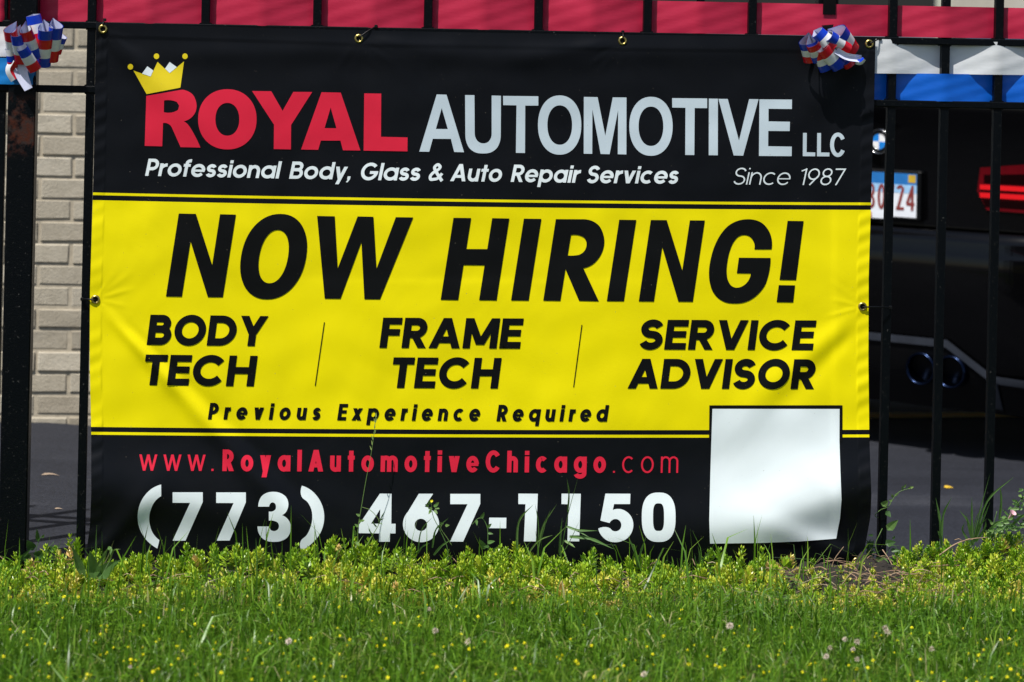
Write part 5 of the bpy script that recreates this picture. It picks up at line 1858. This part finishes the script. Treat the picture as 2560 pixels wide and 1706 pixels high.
CW = [('4', 960, 1226 + 1130, 1), ('4', 975, 1226 + 1160, 1), ('4', 727, 1226 + 1240, 1), ('4', 507, 1226 + 1290, .8), ('4', 475, 1226 + 1360, .9), ('4', 728, 1226 + 1385, .9), ('4', 1338, 1226 + 1300, 1), ('4', 695, 1226 + 1300, .7), ('4', 630, 1226 + 1220, .8),
      ('2', 268, 1226 + 1235, 1), ('2', 1465, 1226 + 1150, 1), ('2', 1735, 1226 + 1240, 1.1), ('2', 1418, 1226 + 975, .8), ('3', 1780, 1226 + 1110, 1.1), ('3', 1078, 1226 + 1505, .9), ('1', 1062, 1226 + 1445, .6)]
for i, (rg, zx, zy, s) in enumerate(CW):
    px_ = OFF[rg][0] + zx * S_
    py_ = 1226 + (zy - 1226) * S_
    p = at_z(px_, py_, 0.055)
    o = fw if i == 0 else fw.copy()
    if i:
        COL.objects.link(o)
    o.location = (p[0], p[1], p[2])
    o.rotation_euler = (random.uniform(-.3, .3), random.uniform(-.3, .3), random.uniform(0, 6))
    o.scale = (s * .8, s * .8, s * .8)

# ------------------------------------------------------------------ single weeds, each placed at its own root
def weed(name, label, cat, root_px, Y, group=None):
    p = at(root_px[0], root_px[1], Y)
    return thing(name, label, cat, (p[0], Y, 0.0), 0, group)
def P7(reg, x, y, Y):
    ox, oy = OFF[reg]
    return at(ox + x * S_, oy + y * S_, Y)
def stem_path(reg, pts, Y, n=6):
    if isinstance(Y, (int, float)):
        Y = [Y] * len(pts)
    return curve_pts([P7(reg, x, y, yy) for (x, y), yy in zip(pts, Y)], n)
def blade_px(mb, reg, a, mid, c, Y, w, tint, Yt=None):
    """a grass blade through three photo points, as a folded ribbon"""
    Yt = Y - 0.02 if Yt is None else Yt
    pts = stem_path(reg, [a, mid, c], [Y, (Y + Yt) / 2, Yt], 5)
    vs, fs = [], []
    n = len(pts)
    for i, p in enumerate(pts):
        d = pts[min(i + 1, n - 1)] - pts[max(i - 1, 0)]
        d = d / np.linalg.norm(d)
        s = np.cross(d, np.array([0.35, -1, 0.2]))
        s = s / np.linalg.norm(s)
        t = i / (n - 1)
        ww = w * 0.5 * (0.55 + 0.45 * math.sin(math.pi * min(1, t * 1.6 + 0.1)) if t < 0.55 else 1.0 * max(0.04, (1 - t) / 0.45))
        vs += [p - s * ww, p + np.array([0, 0.25 * ww, 0]), p + s * ww]
    for i in range(n - 1):
        a_ = 3 * i
        fs += [(a_, a_ + 1, a_ + 4, a_ + 3), (a_ + 1, a_ + 2, a_ + 5, a_ + 4)]
    mb.add(vs, fs, 0, tint)
W_ = M['weed']
# 1 tall seeding grass in front of the black line
o = weed('grass_stalk', 'tall thin grass stalk with a seed head reaching up to the yellow band', 'grass stalk', (890, 1380), -0.085)
mb = MB()
pth = stem_path('7b', [(835, 1330), (832, 1200), (855, 1045), (900, 780), (945, 545), (980, 275)], -0.085)
mb.tube(pth, 0.0011, 0.0005, 5, 0, 0.62)
mb.build('stem', W_, o, True, tint=True)
mb = MB()
for k in range(11):
    i = int(len(pth) * (0.80 + 0.02 * k))
    if i >= len(pth):
        break
    p = pth[i]
    mb.leaf(p, (random.uniform(-.5, .5), random.uniform(-.3, .3), 1), 0.012, 0.0028, 0.1, tint=0.86)
mb.build('seed_head', W_, o, tint=True)
mb = MB()
for (x, y), d, L in (((838, 1170), (-0.6, 0, .6), .012), ((842, 1130), (.6, -.2, .6), .011), ((850, 1080), (-.7, 0, .5), .011), ((815, 1240), (-.2, -.3, .8), .022), ((820, 1290), (.3, -.3, -.4), .020), ((860, 1120), (.8, 0, .3), .008)):
    mb.leaf(P7('7b', x, y, -0.087), d, L, 0.0065, 0.3, tint=0.6)
mb.build('leaf', W_, o, tint=True)
# 2 bent dry stalk before the 4
o = weed('grass_stalk', 'bent dry stalk with spiky blades in front of the digit four', 'grass stalk', (905, 1395), -0.09)
mb = MB()
mb.tube(stem_path('7b', [(880, 1370), (950, 1240), (1005, 1140), (985, 1085), (930, 1030), (868, 1008)], -0.09), 0.001, 0.0006, 5, 0, 0.8)
mb.build('stem', W_, o, True, tint=True)
mb = MB()
for a, mdl, c in (((1005, 1140), (1025, 1090), (1055, 1035)), ((1000, 1130), (1020, 1112), (1048, 1098)), ((985, 1170), (960, 1140), (955, 1120)), ((955, 1240), (930, 1205), (918, 1180)), ((1005, 1140), (1020, 1140), (1035, 1150))):
    blade_px(mb, '7b', a, mdl, c, -0.09, 0.0035, 0.45)
mb.build('blade', W_, o, tint=True)
# 3 trefoil with yellow bloom before the 6
o = weed('trefoil', 'slender trefoil with a yellow bloom in front of the digit six', 'weed', (1100, 1395), -0.10)
mb = MB()
mb.tube(stem_path('7b', [(1570, 1460), (1560, 1330), (1500, 1190), (1450, 1090), (1435, 1010), (1432, 965)], -0.10), 0.0011, 0.0006, 5, 0, 0.5)
mb.tube(stem_path('7b', [(1600, 1320), (1555, 1250), (1510, 1180), (1530, 1140)], -0.10), 0.0009, 0.0006, 5, 0, 0.7)
mb.build('stem', W_, o, True, tint=True)
mb = MB()
for x, y, dx, dz in ((1440, 1020, -.7, .2), (1450, 1000, .7, .4), (1430, 1030, -.4, -.5), (1455, 1030, .6, -.5), (1410, 1000, -.6, .5), (1470, 990, .4, .6), (1545, 1160, .6, .3), (1525, 1150, -.5, .5), (1420, 985, -.3, .8), (1460, 1010, .8, 0)):
    mb.leaf(P7('7b', x, y, -0.102), (dx, -.5, dz), 0.013, 0.007, 0.2, tint=random.uniform(.35, .65))
for a, mdl, c, w, t in (((1320, 1390), (1350, 1200), (1440, 1090), .0035, .35), ((1440, 1340), (1470, 1190), (1575, 1095), .005, .4), ((1450, 1400), (1520, 1320), (1600, 1270), .006, .45), ((1320, 1390), (1360, 1330), (1420, 1300), .004, .35)):
    blade_px(mb, '7b', a, mdl, c, -0.095, w, t)
mb.build('leaf', W_, o, tint=True)
mb = MB()
bp = P7('7b', 1433, 957, -0.104)
for k in range(12):
    a = k * 2.4
    mb.leaf(bp, (math.cos(a), -0.5, math.sin(a) + .5), 0.0042, 0.003, 0.2, n=2)
mb.build('bloom', M['petal_yellow'], o)
# 4 twining weed beside the hyphen
o = weed('twining_weed', 'twining weed curling over beside the hyphen', 'weed', (1215, 1400), -0.09)
mb = MB()
mb.tube(stem_path('7b', [(1905, 1480), (1895, 1300), (1892, 1190), (1860, 1110), (1815, 1100), (1765, 1150)], -0.09), 0.0012, 0.0006, 5, 0, 0.5)
mb.build('stem', W_, o, True, tint=True)
mb = MB()
for x, y, dx, dz, L in ((1890, 1175, .3, .5, .018), (1840, 1100, .3, .9, .018), (1800, 1110, .1, -.8, .014), (1895, 1220, .8, .1, .013), (1890, 1300, .7, .4, .02), (1870, 1350, -.4, .9, .03), (1920, 1400, .4, .8, .03), (1905, 1330, -.7, .2, .016), (1855, 1080, .1, .9, .012)):
    mb.leaf(P7('7b', x, y, -0.092), (dx, -.35, dz), L, L * .45, 0.3, tint=random.uniform(.3, .6))
mb.build('leaf', W_, o, tint=True)
# 5 grass tuft before the two ones
o = weed('grass_tuft', 'tuft of long grass blades in front of the two ones', 'grass tuft', (1400, 1400), -0.09)
mb = MB()
for a, mdl, c, w, t in (((40, 1400), (55, 1130), (175, 985), .006, .55), ((215, 1400), (215, 1150), (188, 975), .0035, .35), ((205, 1400), (250, 1170), (368, 980), .005, .6), ((215, 1330), (270, 1150), (315, 1025), .004, .6), ((390, 1400), (395, 1250), (410, 1090), .0065, .4),
                        ((400, 1400), (450, 1100), (545, 745), .0022, .45), ((455, 1050), (465, 900), (448, 770), .005, .35), ((445, 1165), (540, 1195), (700, 1200), .006, .4), ((445, 1165), (560, 1215), (635, 1255), .003, .4), ((470, 1248), (640, 1265), (832, 1350), .008, .4),
                        ((400, 1400), (470, 1290), (555, 1110), .0022, .5), ((430, 1280), (480, 1310), (515, 1338), .006, .6), ((120, 1400), (220, 1280), (335, 1235), .004, .75)):
    blade_px(mb, '8b', a, mdl, c, -0.09, w, t)
mb.build('blade', W_, o, tint=True)
# 6 two crossing blades before the 5 and 0
o = weed('grass_tuft', 'two crossing grass blades below the digits five and nought', 'grass tuft', (1595, 1410), -0.09)
mb = MB()
for a, mdl, c, w, t in (((1025, 1500), (1000, 1370), (945, 1238), .006, .4), ((1025, 1500), (1050, 1380), (1098, 1238), .0065, .45)):
    blade_px(mb, '8b', a, mdl, c, -0.10, w, t)
mb.build('blade', W_, o, tint=True)
o = weed('grass_tuft', 'sparse grass blades at the lower left corner of the white square', 'grass tuft', (1755, 1415), -0.09)
mb = MB()
for a, mdl, c, w, t in (((1520, 1530), (1535, 1430), (1518, 1320), .006, .5), ((1525, 1530), (1570, 1420), (1640, 1345), .005, .55), ((1522, 1530), (1500, 1440), (1490, 1385), .004, .5)):
    blade_px(mb, '8b', a, mdl, c, -0.10, w, t)
mb.build('blade', W_, o, tint=True)
# 7 broad leaved weed at the left corner
o = weed('leafy_weed', 'broad leaved weed with drooping blades below the banner\'s left corner', 'weed', (235, 1440), -0.33)
mb = MB()
def bl7(x, y, dx, dz, L, w, t, Y=-0.33, bend=.5):
    mb.leaf(P7('7', x, y, Y), (dx, -.25, dz), L, w, bend, 0.25, tint=t)
bl7(770, 1590, -.10, 1, .07, .028, .45)
bl7(800, 1590, .5, .8, .062, .032, .35)
bl7(700, 1580, -.3, 1, .095, .012, .55)
bl7(660, 1560, -.2, 1, .07, .014, .5)
bl7(830, 1560, .5, .7, .06, .020, .3)
for a, mdl, c, w, t in (((720, 1600), (840, 1420), (880, 1340), .010, .6), ((880, 1340), (905, 1350), (900, 1400), .008, .5), ((785, 1600), (780, 1400), (790, 1150), .004, .5), ((740, 1560), (860, 1450), (930, 1280), .0028, .9), ((900, 1440), (930, 1360), (985, 1350), .003, .7)):
    blade_px(mb, '7', a, mdl, c, -0.30, w, t)
mb.build('leaf', W_, o, tint=True)
# 8 dark leafy weed beside the left post
o = weed('leafy_weed', 'dark heart leaved weed climbing beside the left fence post', 'weed', (88, 1420), -0.05)
mb = MB()
mb.tube(stem_path('7', [(300, 1500), (290, 1380), (320, 1280), (345, 1240)], -0.05), .001, .0007, 5, 0, .3)
mb.tube(stem_path('7', [(330, 1480), (380, 1380), (440, 1290)], -0.05), .001, .0007, 5, 0, .3)
mb.build('stem', W_, o, True, tint=True)
mb = MB()
for x, y, dx, dz, L, w in ((310, 1290, -.05, 1, .035, .010), (345, 1260, .3, .8, .012, .006), (270, 1360, -.3, .8, .032, .022), (300, 1430, .3, .7, .03, .024), (390, 1360, .8, .4, .026, .016), (250, 1440, -.5, .5, .03, .02), (360, 1440, .5, .3, .028, .02), (420, 1460, .6, -.1, .026, .02), (285, 1490, .2, .2, .03, .024)):
    mb.leaf(P7('7', x, y, -0.052), (dx, -.3, dz), L, w, .4, .25, tint=random.uniform(0, .25))
mb.build('leaf', W_, o, tint=True)
mb = MB()
blade_px(mb, '7', (140, 1500), (190, 1410), (265, 1340), -0.06, .009, .2)
blade_px(mb, '7', (340, 1560), (370, 1420), (410, 1230), -0.15, .003, .6)
mb.build('blade', W_, o, tint=True)
# 9 bindweed on the picket right of the banner
o = weed('bindweed', 'bindweed twining up the picket just right of the banner', 'bindweed', (2215, 1420), -0.02)
mb = MB()
mb.tube(stem_path('8', [(950, 1480), (880, 1330), (920, 1210), (960, 1120), (875, 1080), (920, 1030), (980, 1005), (1010, 960), (1050, 900), (1100, 870), (1170, 852)], [-.02, -.018, -.018, .016, -.018, -.022, -.03, -.03, -.03, -.03, -.03]), .0011, .0006, 5, 0, .6)
mb.tube(stem_path('8', [(950, 1420), (1010, 1320), (1060, 1350)], -.02), .0009, .0006, 5, 0, .4)
mb.build('stem', W_, o, True, tint=True)
mb = MB()
for x, y, dx, dz, L, w, t in ((935, 1000, .3, .6, .022, .016, .6), (965, 1040, .5, -.5, .018, .014, .1), (975, 1195, .5, .8, .038, .020, .55), (960, 1310, .7, .4, .026, .018, .1), (1020, 1270, .2, .7, .012, .006, .5), (1000, 1360, .8, .2, .022, .010, .3), (1060, 1350, .2, -.8, .020, .010, .1), (890, 1460, .4, .7, .026, .018, .6),
                              (930, 1430, .7, -.3, .02, .014, .5), (860, 1240, -.9, .3, .016, .006, .05), (1020, 930, -.3, .8, .012, .007, .7), (1035, 915, .5, .6, .012, .006, .6), (1100, 870, -.2, .9, .014, .005, .6), (1110, 850, .3, .9, .012, .005, .6), (1160, 852, .7, .5, .010, .006, .8), (1150, 860, .3, .8, .010, .006, .7), (1010, 955, -.7, .3, .010, .007, .6)):
    mb.leaf(P7('8', x, y, -0.026), (dx, -.35, dz), L, w, .3, .25, tint=t)
mb.build('leaf', W_, o, tint=True)
# 10, 11 grass tufts on the right heap
o = weed('grass_tuft', 'two upright grass blades beside the middle picket on the right', 'grass tuft', (2352, 1370), -0.10)
mb = MB()
for a, mdl, c, w, t in (((1420, 1330), (1405, 1120), (1370, 930), .0085, .45), ((1415, 1330), (1430, 1080), (1500, 925), .0075, .5), ((1425, 1300), (1400, 1230), (1385, 1200), .008, .45)):
    blade_px(mb, '8', a, mdl, c, -0.10, w, t)
mb.build('blade', W_, o, tint=True)
o = weed('grass_tuft', 'spreading grass tuft by the rightmost picket', 'grass tuft', (2430, 1370), -0.10)
mb = MB()
for a, mdl, c, w, t in (((1670, 1320), (1640, 1140), (1565, 1035), .007, .45), ((1670, 1320), (1665, 1100), (1665, 925), .008, .5), ((1675, 1300), (1720, 1080), (1815, 730), .004, .5), ((1680, 1300), (1790, 960), (2005, 762), .007, .5), ((1665, 1320), (1590, 1200), (1610, 1130), .006, .4),
                        ((1690, 1290), (1760, 1100), (1815, 965), .006, .4), ((1680, 1320), (1640, 1180), (1620, 1060), .006, .4), ((1670, 1250), (1700, 1100), (1735, 1035), .003, .6), ((1690, 1200), (1740, 1140), (1790, 1100), .004, .5)):
    blade_px(mb, '8', a, mdl, c, -0.10, w, t)
mb.build('blade', W_, o, tint=True)
# 12 tall weed with pink trumpet flowers at the right edge
o = weed('flowering_weed', 'bushy weed with a pale pink trumpet flower at the right edge', 'weed', (2530, 1380), -0.10)
mb = MB()
for pts in ([(1850, 1330), (1900, 1180), (1990, 1040), (2110, 900)], [(1900, 1330), (1980, 1160), (2110, 1060)], [(1860, 1330), (1840, 1180), (1870, 1040)], [(1950, 1330), (2040, 1250), (2130, 1230)]):
    mb.tube(stem_path('8', pts, -0.10), .0013, .0008, 5, 0, .5)
mb.build('stem', W_, o, True, tint=True)
mb = MB()
for k in range(110):
    u = random.random()
    if random.random() < .55:
        x, y = 1880 + 230 * u + random.gauss(0, 22), 1200 - 290 * u + random.gauss(0, 26)
    else:
        x, y = random.uniform(1760, 2130), random.uniform(1130, 1260)
    mb.leaf(P7('8', x, y, -0.10 + random.uniform(-.03, .03)), (random.uniform(-1, 1), random.uniform(-.6, .2), random.uniform(-.3, 1)), random.uniform(.009, .02), random.uniform(.004, .008), .3, .25, tint=random.uniform(.05, .7))
for a, mdl, c, w, t in (((1780, 1300), (1840, 1160), (1960, 1100), .010, .5), ((1960, 1100), (2010, 1110), (2060, 1150), .007, .45), ((1890, 1110), (1905, 960), (1895, 830), .008, .5), ((1700, 1290), (1770, 1180), (1780, 1120), .007, .4), ((2000, 1150), (2060, 1090), (2130, 1060), .009, .45)):
    blade_px(mb, '8', a, mdl, c, -0.12, w, t)
mb.build('leaf', W_, o, tint=True)
mb = MB()
fp, fd = P7('8', 1965, 1100, -0.13), P7('8', 2000, 1055, -0.14)
d = Vector(fd - fp).normalized()
a1 = d.cross(Vector((0, 1, 0))).normalized()
a2 = d.cross(a1)
vs, fs = [], []
for k, (t, r) in enumerate(((0, .0015), (.5, .0032), (.85, .0055), (1.0, .0085))):
    for i in range(12):
        an = 2 * math.pi * i / 12
        vs.append(Vector(fp) + d * (.021 * t) + a1 * (r * math.cos(an)) + a2 * (r * math.sin(an)))
for k in range(3):
    for i in range(12):
        fs.append((k * 12 + i, k * 12 + (i + 1) % 12, k * 12 + 12 + (i + 1) % 12, k * 12 + 12 + i))
mb.add(vs, fs)
mb.build('bloom', M['petal_pink'], o, True)
# 13 dark ferny weed behind the corner
o = weed('leafy_weed', 'small dark ferny weed behind the picket at the banner\'s right corner', 'weed', (2175, 1400), -0.01)
mb = MB()
for k in range(60):
    u = random.random()
    x = 830 + random.gauss(0, 22) * (1.2 - u)
    y = 1430 - 130 * u
    mb.leaf(P7('8', x, y, 0.0 + random.uniform(-.01, .02)), (random.uniform(-.8, .8), random.uniform(-.5, .3), random.uniform(.2, 1)), random.uniform(.008, .014), .004, .2, tint=random.uniform(0, .3))
mb.build('leaf', W_, o, tint=True)
# 14 dead stems over the soil
DS = [('dry pinkish stem leaning from the soil beside the lower right eyelet', '8', [(800, 1452), (850, 1500), (960, 1545)], .0017, (-.06, -.07, -.09)),
      ('thin dry stalk leaning against the foot of the first right picket', '8', [(935, 1355), (980, 1420), (1040, 1525)], .0013, (-.05, -.07, -.10)),
      ('long dry stem arching over the right hand heap of stonecrop', '8', [(1400, 1400), (1530, 1310), (1660, 1268), (1790, 1255)], .0018, (-.20, -.19, -.17, -.15)),
      ('bare thin stalk in front of the banner\'s lower right corner', '8', [(510, 1560), (540, 1440), (618, 1330)], .001, (-.10, -.10, -.10)),
      ('forked dry stem lying on the bare soil', '4', [(790, 765 + 4005), (870, 715 + 4005), (1000, 675 + 4005), (1180, 630 + 4005)], .0017, (-.22, -.20, -.17, -.16)),
      ('curled dry stem at the front of the bare soil', '4', [(870, 770 + 4005), (900, 820 + 4005), (965, 780 + 4005), (960, 850 + 4005)], .0015, (-.25, -.26, -.26, -.27)),
      ('dry stem pointing down to the lawn from the bare soil', '4', [(450, 920 + 4005), (510, 950 + 4005), (560, 1030 + 4005)], .0018, (-.36, -.38, -.42)),
      ('upright reddish dead stem in the right hand heap', '4', [(1295, 660 + 4005), (1300, 740 + 4005), (1285, 850 + 4005)], .0013, (-.24, -.25, -.27))]
for lab, rg, pts, r, Y in DS:
    pth = stem_path(rg, pts, list(Y))
    p0 = pth[0]
    o = tag(MB().build('dry_stem', M['straw']), lab, 'dry stem', 'dry stems on the bare soil')
    mb = MB()
    mb.tube(pth, r, r * .6, 6)
    side = pth[len(pth) // 2]
    for s in (-1, 1):
        mb.tube([side, side + np.array([.012 * s, -.004, .006]), side + np.array([.022 * s, -.006, .004])], r * .6, r * .35, 5)
    me = o.data
    me.from_pydata(mb.v, [], mb.f)
    me.polygons.foreach_set('use_smooth', np.ones(len(me.polygons), bool))
    me.update()

# fallen leaves on the asphalt
M['leaf_yellow'] = simple('fallen yellow leaf', (0.60, 0.38, 0.03), 0.6, 0.3, 0, 0.2, 80)
M['leaf_brown'] = simple('fallen brown leaf', (0.27, 0.20, 0.14), 0.7, 0.3, 0, 0.2, 80)
for lab, x, y, z, L, w, m_ in (('curled yellow leaf lying on the asphalt near the car', 2373, 1221, -0.12, .032, .016, 'leaf_yellow'), ('long pale brown leaf on the asphalt in front of the brick wall', 127, 1190, 0.01, .052, .010, 'leaf_brown'),
                               ('small brown leaf on the asphalt close to the fence', 147, 1275, 0.012, .022, .007, 'leaf_brown')):
    p = at_z(x, y, z)
    z = float(asphalt_z(p[0], p[1]))
    p = at_z(x, y, z)
    mb = MB()
    mb.leaf((p[0] - L / 2, p[1], z + .003), (1, .15, .35), L, w, .7, .4, normal=(0, -.4, 1))
    tag(mb.build('fallen_leaf', M[m_], None, True), lab, 'leaf', 'leaves fallen on the asphalt')
